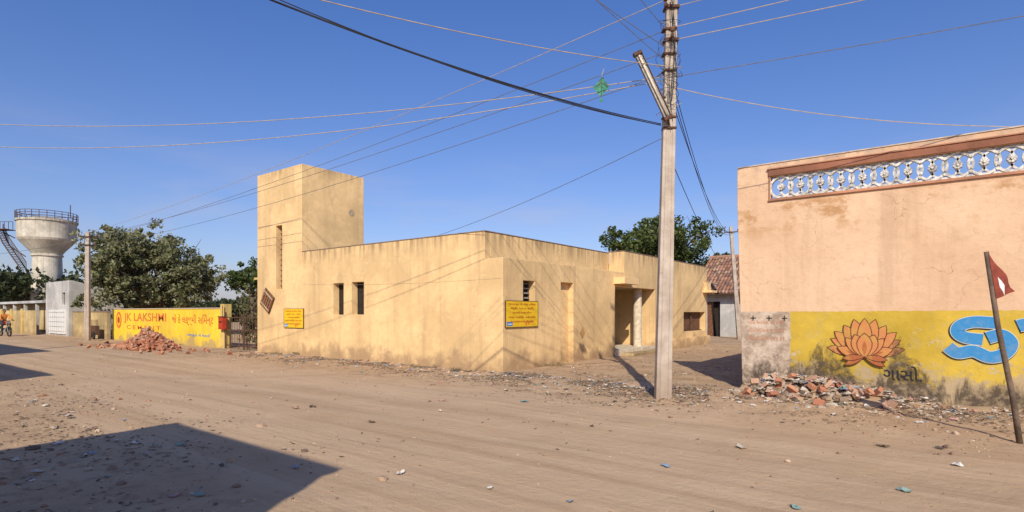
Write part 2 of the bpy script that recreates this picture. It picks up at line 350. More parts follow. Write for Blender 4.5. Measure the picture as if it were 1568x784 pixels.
b.box((-0.88,0.252,2.9),(-0.63,7.188,3.79),'ochre'); b.obj('setback_parapet',P,bevel=0.012)
b=MB(); b.box((-0.628,0.254,2.93),(-0.252,7.186,3.03),'roof')
b.box((-12.1,2.79,3.3),(-0.9,16.1,3.42),'roof'); b.box((-9.27,0.27,3.3),(-0.9,2.79,3.42),'roof'); b.box((-0.9,7.42,3.3),(-0.26,16.1,3.42),'roof'); b.obj('flat_roof',P)
b=MB()
b.box((-12.37,2.772,-0.2),(-12.12,16.4,3.79),'ochre'); b.box((-12.12,16.15,-0.2),(-0.252,16.4,3.81),'ochre'); b.obj('rear_walls',P,bevel=0.012)
b=MB()
b.box((-9.28,-0.015,3.792),(-0.61,0.27,3.815),'coping'); b.box((-0.90,0.272,3.792),(-0.615,7.17,3.815),'coping')
b.box((-0.27,7.17,3.832),(0.015,16.42,3.855),'coping'); b.box((-0.65,7.17,3.832),(-0.272,7.42,3.855),'coping')
b.obj('parapet_coping',P)
b=MB()
b.box((-3.0,6.2,-0.1),(-0.252,6.45,3.0),'inner'); b.box((-3.0,10.002,-0.1),(-0.252,10.25,3.0),'ochre')
b.wall('Y',-2.75,-3.0,6.452,10.0,0,2.7,[(7.2,8.2,0.2,2.3)],'inner'); b.box((-2.75,6.452,2.53),(-0.252,10.0,2.65),'inner')
b.box((-2.75,6.47,-0.1),(0.03,9.99,0.24),'cream')
b.box((0.032,6.9,-0.1),(0.5,9.7,0.12),'hutwall')
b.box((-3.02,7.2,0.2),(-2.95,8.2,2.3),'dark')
b.obj('porch',P,bevel=0.01)
b=MB(); b.tube([(-0.42,9.25,0.24),(-0.42,9.25,2.52)],0.165,'cream',24); b.obj('porch_column',P,smooth=False)
b=MB(); b.box((0.002,6.35,2.60),(0.42,7.55,2.83),'ochre'); b.box((0.002,15.75,2.55),(0.45,16.6,2.66),'ochre'); b.box((0.002,15.9,2.66),(0.15,16.55,3.05),'ochre')
b.box((0.002,10.3,-0.2),(0.14,16.5,0.45),'ochre')
b.obj('canopy_and_plinth',P,bevel=0.01)
b=MB()
for k in range(6): b.obox((-6.98,0.235,1.74+k*0.14),(0.30,0.03,0.012),Matrix.Rotation(0.6,3,'X'),'rust')
b.box((-7.14,0.222,1.52),(-7.11,0.245,2.57),'rust')
b.box((-5.93,0.225,1.54),(-5.77,0.24,2.57),'plank')
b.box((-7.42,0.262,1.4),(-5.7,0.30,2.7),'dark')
for k in range(6): b.obox((-0.2,1.19,1.72+k*0.14),(0.08,0.5,0.010),Matrix.Rotation(0.6,3,'Y'),'steel')
b.box((-0.24,0.91,1.55),(-0.2,0.95,2.48),'wood'); b.box((-0.24,1.43,1.55),(-0.2,1.47,2.48),'wood')
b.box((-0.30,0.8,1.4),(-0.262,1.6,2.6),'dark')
b.box((-11.1,0.255,2.4),(-10.55,0.27,4.95),'wood')
for k in range(12): b.box((-11.02,0.19,2.6+k*0.2),(-10.61,0.21,2.63+k*0.2),'wood')
b.box((-0.30,13.1,0.6),(-0.262,16.14,1.7),'wood'); b.box((-0.20,13.23,0.71),(-0.17,16.15,0.75),'wood'); b.box((-0.18,14.6,0.75),(-0.15,14.68,1.6),'wood')
b.box((-0.22,2.86,0),(-0.18,3.59,2.51),'ochre')
b.obj('windows_and_shutters',P)
b=MB(); d=0.17
b.add([(0.006,4.15,0.93-d*1.2),(0.006,4.15+d,0.93),(0.006,4.15,0.93+d*1.2),(0.006,4.15-d,0.93)],[(0,1,2,3)],'diamond'); b.obj('painted_diamond',P)
b=MB(); b.tube([(-9.286,2.17,5.52),(-9.275,2.17,5.52)],0.13,'inner',14); b.obj('tower_patch',P)

def signboard(plane,c,u0,u1,z0,z1):
    S=empty('notice_board'); b=MB()
    sgn=-1 if plane=='X' else 1
    def bx(ua,ub,za,zb,da,db,m):
        if plane=='X': b.box((ua,c-db,za),(ub,c-da,zb),m)
        else: b.box((c+da,ua,za),(c+db,ub,zb),m)
    bx(u0,u1,z0,z1,0.01,0.035,'signyel')
    for (ua,ub,za,zb) in((u0,u1,z1,z1+.012),(u0,u1,z0-.012,z0),(u0-.012,u0,z0-.012,z1+.012),(u1,u1+.012,z0-.012,z1+.012)): bx(ua,ub,za,zb,0.008,0.042,'rust')
    w=u1-u0; h=z1-z0
    bx(u0+.03*w,u0+.2*w,z0+.04*h,z0+.2*h,0.036,0.039,'blue')
    bx(u0+.05*w,u0+.18*w,z0+.09*h,z0+.13*h,0.040,0.042,'white')
    b.obj('panel',S)
    cc=c+sgn*0.040
    L=['જમાલપુર બી વોર્ડ વિકાસ','શ્રી માન શ્રી','સામાજિક કાર્યકર વિભાગ','નગર પાલિકા મહાનગર','અમદાવાદ શહેર']
    for i,t in enumerate(L):
        zc=z1-h*(0.12+i*0.165); a=0.08+0.06*((i*7)%3)
        text_flat('lettering_%d'%i,t,plane,cc,u0+w*a,u1-w*a,zc-h*0.05,zc+h*0.05,'red',S)
    b=MB(); 
    for k,(uu,r) in enumerate(((0.62,.05),(0.7,.04))):
        bb=[]; n=10
        for t in range(n):
            u=u0+w*uu+r*h*1.2*math.cos(6.28*t/n); zz=z0+h*0.13+r*h*1.8*math.sin(6.28*t/n)
            bb.append((u,cc,zz) if plane=='X' else (cc,u,zz))
        b.add(bb,[tuple(range(n))],'orange')
    b.obj('emblem',S)
signboard('X',0,-10.40,-9.14,1.03,1.72)
signboard('Y',0,0.08,1.57,1.20,1.90)
b=MB(); R=Matrix.Rotation(math.radians(33),3,'Y')
cx,cz=-11.55,2.05
b.obox((cx,-0.05,cz),(0.74,0.02,0.72),R,'wood')
for k in range(5): b.obox(Vector((cx,-0.075,cz))+R@Vector((-0.29+0.145*k,0,0)),(0.105,0.02,0.72),R,'plank')
for k in(-1,1): b.obox(Vector((cx,-0.095,cz))+R@Vector((0,0,0.25*k)),(0.74,0.015,0.05),R,'inner')
b.obj('wooden_shutter_board')

# ---------------------------------------------------------------- right building
P=empty('pink_plaster_building')
b=MB()
X0,X1,Yf=5.90,17.0,0.30
b.wall('X',Yf,Yf+0.2,X0,X1,-0.2,4.53,[(6.49,X1-0.3,3.84,4.28)],'pink')
o=b.obj('street_wall',P,bevel=0.01)
for v in o.data.vertices:
    if v.co.x<5.95: v.co.x+= (0.07 if v.co.z<1 else -0.04)
b=MB(); b.box((5.97,0.502,-0.2),(6.15,13,3.6),'pink'); b.box((16.8,0.502,-0.2),(17,13,3.6),'pink'); b.box((6.15,12.8,-0.2),(16.8,13,3.6),'pink'); b.box((6.15,0.502,3.3),(16.8,12.8,3.42),'roof')
b.obj('side_and_rear_walls',P)
b=MB(); b.box((6.46,Yf-0.035,4.284),(X1,Yf-0.002,4.41),'maroon'); b.box((6.44,Yf-0.055,4.41),(X1,Yf-0.002,4.435),'sill')
b.box((6.46,Yf-0.04,3.79),(X1,Yf-0.002,3.838),'sill'); b.box((6.465,Yf-0.02,3.838),(6.49,Yf-0.002,4.284),'sill')
b.box((X0-0.03,Yf-0.015,4.532),(X1,Yf+0.23,4.555),'palecoping')
b.obj('cornice_bands',P,bevel=0.006)
b=MB()
zc=4.06; yc=Yf+0.07
def ring(cx,cz,r,t,dep,a0=0,a1=2*math.pi,n=26,dy=0):
    vs=[];fs=[]
    for k in range(n+1):
        a=a0+(a1-a0)*k/n
        for rr in(r-t/2,r+t/2):
            for dd in(-dep/2,dep/2): vs.append((cx+rr*math.cos(a),yc+dy+dd,cz+rr*math.sin(a)))
    for k in range(n):
        q=k*4; w=q+4
        fs.extend([(q,q+2,w+2,w),(q+1,w+1,w+3,q+3),(q+2,q+3,w+3,w+2),(q,w,w+1,q+1)])
    b.add(vs,fs,'jali')
x=6.68; SP=0.34
while x<16.6:
    ring(x,zc,0.200,0.040,0.08)
    ring(x+SP/2,zc,0.200,0.034,0.055,dy=0.004)
    for j in range(8):
        a=j*math.pi/4+0.2; px=x+0.045*math.cos(a); pz=zc+0.045*math.sin(a)
        b.tube([(px,yc-0.065,pz),(px,yc+0.03,pz)],[0.022,0.026],'jali',7)
    b.tube([(x,yc-0.085,zc),(x,yc+0.03,zc)],[0.02,0.028],'jali',8)
    for sg in(-1,1):
        b.tube([(x+SP/2,yc-0.05,zc+sg*0.13),(x+SP/2,yc+.03,zc+sg*0.13)],[.028,.032],'jali',7)
        b.tube([(x+SP/2,yc-0.03,zc+sg*0.03),(x+SP/2,yc-.03,zc+sg*0.13)],0.012,'jali',6)
        ring(x+SP/2,zc+sg*0.22,0.08,0.028,0.06,math.pi if sg>0 else 0,2*math.pi if sg>0 else math.pi,9,dy=.012)
        ring(x,zc+sg*0.225,0.09,0.024,0.05,math.pi if sg>0 else 0,2*math.pi if sg>0 else math.pi,9,dy=.016)
    x+=SP
b.obj('openwork_frieze',P)
b=MB(); lay=[0.004]
def petal(cx,cz,ang,L,W,mat):
    d=(math.sin(ang),math.cos(ang)); n=(d[1],-d[0]); y=Yf-lay[0]; lay[0]+=0.0009
    pts=[]
    prof=[(0,0.12),(0.2,0.62),(0.42,0.95),(0.6,1.0),(0.76,0.8),(0.9,0.42),(1,0.0)]
    for t,w in prof: pts.append((t*L,w*W/2))
    for t,w in prof[-2::-1]: pts.append((t*L,-w*W/2))
    b.add([(cx+d[0]*t+n[0]*w,y,cz+d[1]*t+n[1]*w) for t,w in pts],[tuple(range(len(pts)))],mat)
def petal2(cx,cz,deg,L,W,m='lotus_o'):
    a=math.radians(deg); petal(cx,cz,a,L,W,'lotus_d')
    o=0.014; petal(cx+o*math.sin(a),cz+o*math.cos(a),a,L-2.4*o,W-2*o,m)
    petal(cx+.05*math.sin(a),cz+.05*math.cos(a),a,L*0.55,W*0.28,'lotus_o2')
cx,cz=8.08,0.80
for dg in(78,-78,62,-62): petal2(cx,cz+0.02,dg,0.62,0.19)
for dg in(47,-47,30,-30,14,-14,0): petal2(cx,cz,dg,0.70 if abs(dg)<20 else .66,0.24,'lotus_o')
for dg in(68,-68,40,-40): petal2(cx,cz-0.02,dg,0.47,0.19,'lotus_o')
for dg in(20,-20,0): petal2(cx,cz-0.03,dg,0.46,0.25,'lotus_o')
for dg in(118,-118,98,-98): petal2(cx,cz,dg,0.36,0.12,'lotus_o2')
b.obj('lotus_mural',P)
b=MB()
def ribbon(pts,w,mat,y):
    P_=[Vector(p) for p in pts]; sm=[]
    for i in range(len(P_)-1):
        p0=P_[max(i-1,0)];p1=P_[i];p2=P_[i+1];p3=P_[min(i+2,len(P_)-1)]
        for k in range(6):
            t=k/6; sm.append(0.5*((2*p1)+(p2-p0)*t+(2*p0-5*p1+4*p2-p3)*t*t+(3*p1-p0-3*p2+p3)*t**3))
    sm.append(P_[-1]); vs=[]
    for i,p in enumerate(sm):
        d=(sm[min(i+1,len(sm)-1)]-sm[max(i-1,0)]).normalized(); n=Vector((-d.y,d.x))
        vs+=[(p.x+n.x*w/2,y,p.y+n.y*w/2),(p.x-n.x*w/2,y,p.y-n.y*w/2)]
    b.add(vs,[(2*i,2*i+1,2*i+3,2*i+2) for i in range(len(sm)-1)],mat)
S1=[(9.92,1.42),(9.62,1.44),(9.44,1.38),(9.40,1.27),(9.5,1.18),(9.72,1.15)]
S2=[(9.27,1.02),(9.4,0.92),(9.6,0.96),(9.8,0.87),(9.98,0.93),(10.06,1.10),(9.95,1.23),(9.78,1.18)]
S3=[(10.15,1.38),(10.3,1.42),(10.5,1.36),(10.52,1.2),(10.35,1.12),(10.5,1.0),(10.5,.86),(10.3,.8)]
for i,S in enumerate((S1,S2,S3)): ribbon([(p[0]-.012,p[1]-.015) for p in S],0.225,'fblack',Yf-0.004-0.0007*i)
for i,S in enumerate((S1,S2,S3)): ribbon(S,0.205,'fwhite',Yf-0.0065-0.0007*i)
for i,S in enumerate((S1,S2,S3)): ribbon(S,0.185,'fblue',Yf-0.009-0.0007*i)
b.obj('painted_slogan',P)
text_flat('painted_lettering','ગાસો.','X',Yf-0.005,8.36,8.92,0.40,0.66,'black',P)
for i in range(3):
    text_flat('faded_writing_%d'%i,'નોધ આરામ ૧૨૩ %d'%(45+i*7),'X',Yf-0.004,6.08,6.75,1.36-i*0.16,1.46-i*0.16,'sill',P)
b=MB()
for xx in(6.12,6.42,6.7):
    b.box((xx,Yf-0.006,1.47),(xx+0.10,Yf-0.002,1.49),'fblack'); b.box((xx+0.04,Yf-0.009,1.43),(xx+0.06,Yf-0.0062,1.53),'fblack')
b.obj('painted_crosses',P)

# ---------------------------------------------------------------- utility poles & wires
def pole(base,top,w0,w1,arms=()):
    b=MB(); B=Vector(base); T=Vector(top); R=rotz(math.radians(37))
    n=10; vs=[];fs=[]
    for i in range(n+1):
        t=i/n; c=B.lerp(T,t); w=w0+(w1-w0)*t; d=w*0.62
        pr=[(-.5,-.5),(-.28,-.5),(-.22,-.40),(.22,-.40),(.28,-.5),(.5,-.5),(.5,.5),(.28,.5),(.22,.40),(-.22,.40),(-.28,.5),(-.5,.5)]
        for px,py in pr: vs.append(c+R@Vector((px*w,py*d,0)))
    m=12
    for i in range(n):
        for k in range(m): fs.append((i*m+k,i*m+(k+1)%m,(i+1)*m+(k+1)%m,(i+1)*m+k))
    fs.append(tuple(range(n*m,(n+1)*m)))
    b.add(vs,fs,'pole')
    for z,ln,ang in arms:
        t=(z-B.z)/(T.z-B.z); c=B.lerp(T,t); RA=rotz(math.radians(ang))
        b.obox(c+Vector((0,0,0)),(ln,0.05,0.06),RA,'rust')
        b.obox(c,(w1*1.5,w1*1.2,0.05),R,'rust')
        for sg in(-1,1):
            q=c+RA@Vector((sg*ln*0.46,0,0))
            b.tube([q,q+Vector((0,0,0.06)),q+Vector((0,0,0.07)),q+Vector((0,0,0.13)),q+Vector((0,0,0.15))],[0.012,0.012,0.038,0.045,0.02],'wood',10)
    return b
PB=(5.12,-1.81,-0.3); PT=(5.28,-1.69,8.8)
MP=empty('concrete_utility_pole')
pole(PB,PT,0.285,0.175,arms=[(7.15,0.42,80),(6.55,0.5,120),(8.3,0.7,80)]).obj('pole_shaft',MP,bevel=0.006)
b=MB(); c=Vector((5.22,-1.74,0))
for z in(4.95,5.15,6.0,6.3,6.75): b.obox(c+Vector((0,0,z)),(0.24,0.18,0.03),rotz(math.radians(37)),'rust')
for k in range(26):
    z=random.uniform(5.3,7.0); r=random.uniform(0.05,0.20); ph=random.uniform(0,6.28); h=random.uniform(.1,.5)
    pts=[c+Vector(((r+0.06)*math.cos(ph+t*0.9),(r+.03)*math.sin(ph+t*0.9),z+h*math.sin(t*0.8+k)*0.5)) for t in np.linspace(0,6.0,18)]
    b.tube(pts,0.004,random.choice(['wiregrey','wiretan','wiregrey','wire']),5)
for k in range(4):
    o_=random.uniform(-.10,.10); pts=[c+Vector((0.12+0.04*math.sin(z*3+k),-0.12+o_,z)) for z in np.linspace(5.0+k*.2,7.3,14)]
    b.tube(pts,0.006,'wire',5)
b.obj('fixings_and_cable_loops',MP)
L=empty('street_lamp'); b=MB()
R_=Vector((0.797,0.604,0)); F_=Vector((-0.604,0.797,0))
p0=c+Vector((0,0,5.08))-R_*0.08-F_*0.2; p1=p0-R_*0.54+Vector((0,0,1.15))
ax=(p1-p0).normalized(); Rm=Matrix((ax,F_,ax.cross(F_))).transposed()
n=10; vs=[];prof=[(0.065*math.cos(t),0.055*math.sin(t)) for t in np.linspace(0,math.pi,n)]
for pp in(p0,p1):
    for w,h in prof: vs.append(pp+Rm@Vector((0,h*1.0,w)))
b.add(vs,[(k,k+1,n+k+1,n+k) for k in range(n-1)]+[tuple(range(n)),tuple(range(n,2*n))],'steel')
b.obox((p0+p1)/2-F_*0.005,((p1-p0).length,0.012,0.14),Rm,'steel')
for sg in(-1,1): b.obox((p0+p1)/2-F_*0.022+Rm@Vector((0,0,sg*.066)),((p1-p0).length,0.03,0.012),Rm,'rust')
b.obj('housing',L)
b=MB(); b.tube([p0-F_*0.035+ax*0.05,p1-F_*0.035-ax*0.05],0.019,'cream',12); b.obj('tube',L,smooth=True)
b=MB()
for q in(p0,p1): b.obox(q,(0.06,0.10,0.15),Rm,'rust')
b.tube([c+Vector((0,0,5.0)),p0],0.02,'rust',8); b.tube([c+Vector((0,0,5.5)),p0+ax*0.45],0.012,'rust',8)
b.tube([p0+ax*.3,p0+ax*.4+R_*.2+Vector((0,0,-.1)),c+Vector((0,0,5.9))],0.006,'wire',6); b.obj('bracket',L)

b=pole((-28.3,-1.1,-0.2),(-28.2,-1.1,6.0),0.28,0.2,arms=[(5.75,0.9,90),(5.3,0.7,90)]); b.obj('concrete_utility_pole.001')
b=pole((-0.10,22.6,-0.2),(-0.55,22.4,6.6),0.26,0.17,arms=[(6.3,0.8,10)]); b.obj('concrete_utility_pole.002')
b=pole((-18,-10.8,-0.2),(-18,-10.8,8.2),0.26,0.17,arms=[(7.8,0.8,90)]); b.obj('concrete_utility_pole.003')
b=pole((30,3.5,-0.2),(30,3.5,8.4),0.26,0.17,arms=[(7.6,0.8,90)]); b.obj('concrete_utility_pole.004')

WI=MB()
def wire(p0,p1,sag,r,mat,n=26):
    p0=Vector(p0);p1=Vector(p1)
    WI.tube([p0.lerp(p1,t)-Vector((0,0,4*sag*t*(1-t))) for t in np.linspace(0,1,n)],r,mat,5)
wire((5.2,-1.75,5.91),(-18,-10.6,7.85),0.72,0.008,'wiretan')
wire((5.2,-1.75,5.85),(-18,-10.6,7.17),0.86,0.008,'wiretan')
for o_ in(0,0.025): wire((5.1,-1.83,5.04-o_),(-0.7,-16.2,7.6+o_*.5),0.72,0.009,'wire',40)
wire((5.1,-1.83,5.02),(1,-12.2,6.55),0.50,0.007,'wire')
wire((5.15,-1.8,6.1),(1.05,-12.17,5.63),0.3,0.007,'wiretan')
wire((5.15,-1.8,6.45),(3.0,-11.5,7.9),0.15,0.006,'wiregrey')
wire((5.15,-1.8,6.2),(3.6,-11.5,8.3),0.15,0.006,'wiregrey')
wire((5.15,-1.8,6.8),(4.3,-11.5,8.9),0.1,0.006,'wiregrey')
wire((5.1,-1.8,4.78),(-2.45,0.1,3.84),0.10,0.006,'wiregrey')
for z0,z1,sg,yy in((7.3,5.80,0.35,-1.5),(6.75,5.72,0.3,-.7),(6.35,5.70,0.35,-1.3),(5.95,5.3,0.4,-.85)):
    wire((5.15,-1.78,z0),(-28.25,yy,z1),sg,0.007,'wiregrey' if z0<7 else 'wiretan',34)
wire((5.25,-1.75,6.55),(30,3.5,7.3),0.15,0.007,'wiretan'); 
wire((5.25,-1.75,5.88),(30,3.5,7.0),0.35,0.007,'wiregrey'); wire((5.25,-1.75,6.78),(30,3.5,7.8),0.1,0.007,'wiretan'); wire((5.25,-1.75,7.15),(30,3.5,8.2),0.1,0.007,'wiretan')
wire((5.22,-1.76,5.72),(9.95,0.36,4.60),0.16,0.007,'wiretan'); wire((9.95,0.36,4.60),(16,3,4.5),0.2,0.007,'wiretan')
for z0,z1,sg,xx in((5.9,6.4,0.9,-.7),(5.7,6.35,1.1,-.5),(5.5,6.3,0.9,-.3)): wire((5.25,-1.7,z0),(xx,22.5,z1),sg,0.008,'wire')
wire((5.22,-1.7,4.45),(-1.6,26,4.3),0.5,0.008,'wire')
wire((-28.2,-1.1,5.7),(-60,-4,6.5),0.5,0.012,'wiregrey'); wire((-28.2,-1.1,5.2),(-41,2,3.6),0.3,0.010,'wiregrey')
wire((-9.28,-0.008,2.62),(-0.02,-0.008,2.50),0.08,0.0022,'wiretan')
WI.obj('overhead_wires')
b=MB(); kc=Vector((4.22,-2.46,5.73)); a=R_*0.15; u=Vector((0,0,0.19)); f=F_*0.03
b.add([kc+u+R_*.03,kc+a+f,kc-u-R_*.02,kc-a+f,kc],[(0,1,4),(1,2,4),(2,3,4),(3,0,4)],'kite')
b.tube([kc+u-F_*.01,kc-u-F_*.01],0.004,'wood',5); b.tube([kc-a,kc+u*.4-F_*.01,kc+a],0.004,'wood',5)
b.add([kc-u,kc-u+R_*.04-Vector((0,0,.09)),kc-u-R_*.05-Vector((0,0,.08))],[(0,1,2)],'kite')
b.tube([kc+u,kc+u+Vector((0,0,.14))+R_*.05],0.004,'wiretan',5)
b.obj('paper_kite')

FP=empty('flag_pole'); b=MB()
q0=Vector((9.95,-2.48,-0.2)); q1=Vector((9.60,-2.78,2.33))
b.tube([q0,q0.lerp(q1,.3)+Vector((.012,0,0)),q0.lerp(q1,.65)-Vector((.012,0,0)),q1],[0.034,0.031,0.029,0.026],'bark',9)
b.obj('stick',FP,smooth=True)
b=MB(); A_=q1+Vector((0,0,-0.02))-F_*.03; B_=A_+(q0-q1).normalized()*0.56; C_=A_+R_*0.34-Vector((0,0,0.46))
N=9; G={}
for i in range(N+1):
    for j in range(N+1-i):
        u_=i/N; v_=j/N; G[i,j]=A_*(1-u_-v_)+B_*v_+C_*u_+F_*(0.025*math.sin(u_*9+v_*5)*u_*2)
for i in range(N):
    for j in range(N-i):
        cu_,cv_=(i+.33)/N,(j+.33)/N; mt='white' if (abs(cu_-.34)<.13 and abs(cv_-.38)<.12) else 'flagred'
        b.add([G[i,j],G[i+1,j],G[i,j+1]],[(0,1,2)],mt)
        if i+j<N-1: b.add([G[i+1,j],G[i+1,j+1],G[i,j+1]],[(0,1,2)],mt)
b.obj('cloth',FP,merge=True)

# ---------------------------------------------------------------- left side
P=empty('painted_boundary_wall'); b=MB()
b.box((-29.3,0.4,-0.2),(-16.2,0.62,1.75),'adwall'); b.box((-29.35,0.37,1.752),(-16.15,0.65,1.80),'palecoping'); b.box((-16.19,0.36,-0.2),(-15.85,0.7,1.95),'yelhouse')
b.obj('masonry',P,bevel=0.01)
c0=0.393
text_flat('advert_title','JK LAKSHMI','X',c0,-27.5,-21.9,0.98,1.55,'orange',P)
text_flat('advert_subtitle','C E M E N T','X',c0,-27.1,-22.6,0.66,0.88,'orange',P)
text_flat('advert_slogan','જે કે લક્ષ્મી સિમેન્ટ','X',c0,-21.2,-16.9,0.95,1.50,'orange',P)
text_flat('advert_line','મજબૂતી ની શક્તિ','X',c0,-19.6,-17.1,0.42,0.60,'blue',P)
b=MB()
for sx,m,y in((0.42,'orange',c0),(0.28,'signyel',c0-.003),(0.17,'red',c0-.006)):
    b.add([(-28.3+sx*math.cos(t),y,1.15+sx*1.15*math.sin(t)) for t in np.linspace(0,6.0,16)],[tuple(range(16))],m)
b.obj('advert_emblem',P)
G_=empty('iron_gate'); b=MB()
for k in range(15):
    xx=-15.5+k*0.21; b.tube([(xx,0.35,0.1),(xx,0.35,1.5+0.08*math.sin(k*2.1))],0.009,'rust',6)
for z in(0.15,0.8,1.35): b.box((-15.6,0.34,z),(-12.5,0.36,z+0.04),'rust')
for xx in(-15.65,-14.1,-12.55): b.box((xx-.025,0.325,0),(xx+.025,0.375,1.6),'rust')
b.obj('bars',G_)
MBX=empty('meter_box'); b=MB(); b.box((-15.98,0.18,0.85),(-15.6,0.355,1.38),'red'); b.box((-16.0,0.16,1.38),(-15.58,0.36,1.42),'rust'); b.box((-15.92,0.17,1.15),(-15.66,0.179,1.2),'black')
b.tube([(-15.77,0.27,1.42),(-15.77,0.27,1.9)],0.015,'rust'); b.obj('box_and_conduit',MBX)

def leaves(b,centers,per,rad,size,mat,flat=0.8):
    n=len(centers)*per
    C=np.repeat(np.array(centers),per,axis=0)
    off=rng.normal(size=(n,3)); off/= np.linalg.norm(off,axis=1)[:,None]
    off*= (rng.random((n,1))**0.5)*np.repeat(np.array(rad).reshape(-1,1),per,axis=0); off[:,2]*=flat
    c=C+off
    a=rng.normal(size=(n,3)); a/=np.linalg.norm(a,axis=1)[:,None]
    t=rng.normal(size=(n,3)); t[:,2]+=0.6; bb=np.cross(a,t); bb/=np.linalg.norm(bb,axis=1)[:,None]
    sz=size*rng.uniform(0.6,1.35,(n,1)); a=a*sz; bb=bb*sz*0.5
    V=np.stack([c-a,c+bb-a*.1,c+a,c-bb-a*.1],axis=1).reshape(-1,3)
    o=len(b.v); b.v+=V.tolist(); i=b.mi(mat)
    b.f+=[[o+4*k,o+4*k+1,o+4*k+2,o+4*k+3] for k in range(n)]; b.m+=[i]*n
def tree(name,x,y,h,rx,ry,zc,rz,nclump,per,size,leaf,trunk_r=0.25,seed=1,clr=0.7,lobes=9,low=0.45):
    random.seed(seed); T=empty(name); b=MB(); base=Vector((x,y,-0.1)); fork=Vector((x+random.uniform(-.2,.2),y,max(1.2,zc-rz*0.75)))
    b.tube([base,base.lerp(fork,.5)+Vector((.08,0,0)),fork],[trunk_r*1.35,trunk_r,trunk_r*.85],'bark',10)
    lob=[]
    for k in range(lobes):
        a=2*math.pi*k/lobes+random.uniform(-.4,.4); rr=random.uniform(0.35,0.78)
        lob.append((Vector((x+rx*rr*math.cos(a),y+ry*rr*math.sin(a),zc+rz*random.uniform(-low,0.62)*(1.1-rr*.4))),random.uniform(0.28,0.46)))
    lob.append((Vector((x,y,zc+rz*0.55)),0.48)); lob.append((Vector((x+rx*.2,y-ry*.4,zc)),0.5))
    cs=[];rd=[]
    for p,_ in lob:
        mid=fork.lerp(p,0.5)+Vector((random.uniform(-.3,.3),random.uniform(-.3,.3),random.uniform(-.1,.4)))
        b.tube([fork,mid,p],[trunk_r*.55,trunk_r*.32,trunk_r*.1],'bark',7)
        for q in range(5):
            e=p+Vector((random.gauss(0,1)*rx*.22,random.gauss(0,1)*ry*.22,random.gauss(0,1)*rz*.25))
            b.tube([mid.lerp(p,random.uniform(.2,1)),(p+e)/2,e],[trunk_r*.14,trunk_r*.09,trunk_r*.03],'bark',5)
    for k in range(nclump):
        p,s_=random.choice(lob)
        v=Vector((random.gauss(0,1),random.gauss(0,1),random.gauss(0,1))).normalized()*random.uniform(0.6,1.2)
        cs.append((p.x+v.x*rx*s_,p.y+v.y*ry*s_,max(0.9,p.z+v.z*rz*s_*0.95))); rd.append(clr*random.uniform(0.3,1.1))
    b.obj('trunk_and_limbs',T,smooth=True)
    b=MB(); leaves(b,cs,per,rd,size,leaf); b.obj('leaves',T)
tree('neem_tree',-34.2,4.2,7.7,5.0,4.0,4.35,3.2,520,58,0.13,'leafA',0.30,3,0.62,18,0.85)
tree('neem_tree.001',-8.9,31.8,9,4.1,4,6.2,3.1,290,64,0.15,'leafB',0.35,5,0.72,12)
tree('neem_tree.002',-35.4,12.0,5.6,2,2,4.0,1.6,60,60,0.14,'leafB',0.2,6,0.6,5)
tree('neem_tree.003',-4.5,33.5,6,2.2,2,4.4,1.7,90,60,0.15,'leafD',0.2,9,0.6,5)
b=MB(); cs=[];rd=[]
for k in range(520):
    xx=-86-random.random()*60; 
    yy=5.5+(-xx-84)*0.27+random.uniform(-8,14)
    cs.append((xx,yy,random.uniform(0.5,1)**.7*(6.2+2.6*mnoise.noise(Vector((xx*.11,yy*.11,0)))))); rd.append(random.uniform(.9,2.0))
for k in range(420):
    t=random.random(); xx=-98+t*45+random.uniform(-2,2); yy=22+t*32+random.uniform(-3,3)
    cs.append((xx,yy,random.uniform(0.2,1)*(3.4+1.6*mnoise.noise(Vector((xx*.15,yy*.15,0)))))); rd.append(random.uniform(.8,1.6))
leaves(b,cs,36,rd,0.40,'leafD'); b.obj('distant_trees')
b=MB(); cs=[];rd=[]
for k in range(450):
    xx=random.uniform(-60,45); yy=55+random.uniform(0,6); cs.append((xx,yy,random.uniform(0,3.2))); rd.append(1.5)
leaves(b,cs,26,rd,0.5,'leafD'); b.obj('distant_trees.001')
b=MB()
cs=[];rd=[]
for k in range(70):
    a=(-15.3+random.random()*2.7,0.5+random.random()*1.4,0.0); h=random.uniform(1.2,2.7)
    e=(a[0]+random.uniform(-.4,.4),a[1]+random.uniform(-.2,.2),h); b.tube([a,((a[0]+e[0])/2,a[1],h*.55),e],[.012,.008,.004],'bark',5)
    for q in range(4): cs.append((a[0]+(e[0]-a[0])*(.3+q*.23),a[1],h*(.3+q*.23))); rd.append(.25)
leaves(b,cs,15,rd,0.07,'dry'); b.obj('dry_shrub')
b=MB()
random.seed(21)
for k in range(26):
    if k<16: x=random.choice([random.uniform(-11.5,-8.5),random.uniform(-3.5,-.3),random.uniform(-12,0)]); y=-random.uniform(.03,.5)
    else: x=random.uniform(.05,.6); y=random.uniform(1,9)
    if k>23: x=random.uniform(-28,-18); y=.1
    h=random.uniform(.03,.11)
    for q in range(16):
        a=random.uniform(0,6.28); l=h*random.uniform(.6,1.3); sp_=random.uniform(.4,1.2)*h*1.5; w=.004
        px,py=x+random.gauss(0,.08),y+random.gauss(0,.05); ex,ey=px+sp_*math.cos(a),py+sp_*math.sin(a)
        z=gz(px,py)
        b.add([(px-w,py,z),(px+w,py,z),((px+ex)/2+w,(py+ey)/2,z+l*.8),(ex,ey,z+l)],[(0,1,2,3)],'straw')
b.obj('dry_weeds')
P=empty('yellow_house'); b=MB()
b.box((-27,8,-.2),(-14,16,3.75),'yelhouse'); b.box((-27.2,7.8,3.75),(-13.8,16.2,3.9),'yelhouse'); b.box((-23.5,6.6,2.6),(-15,8,2.75),'yelhouse')
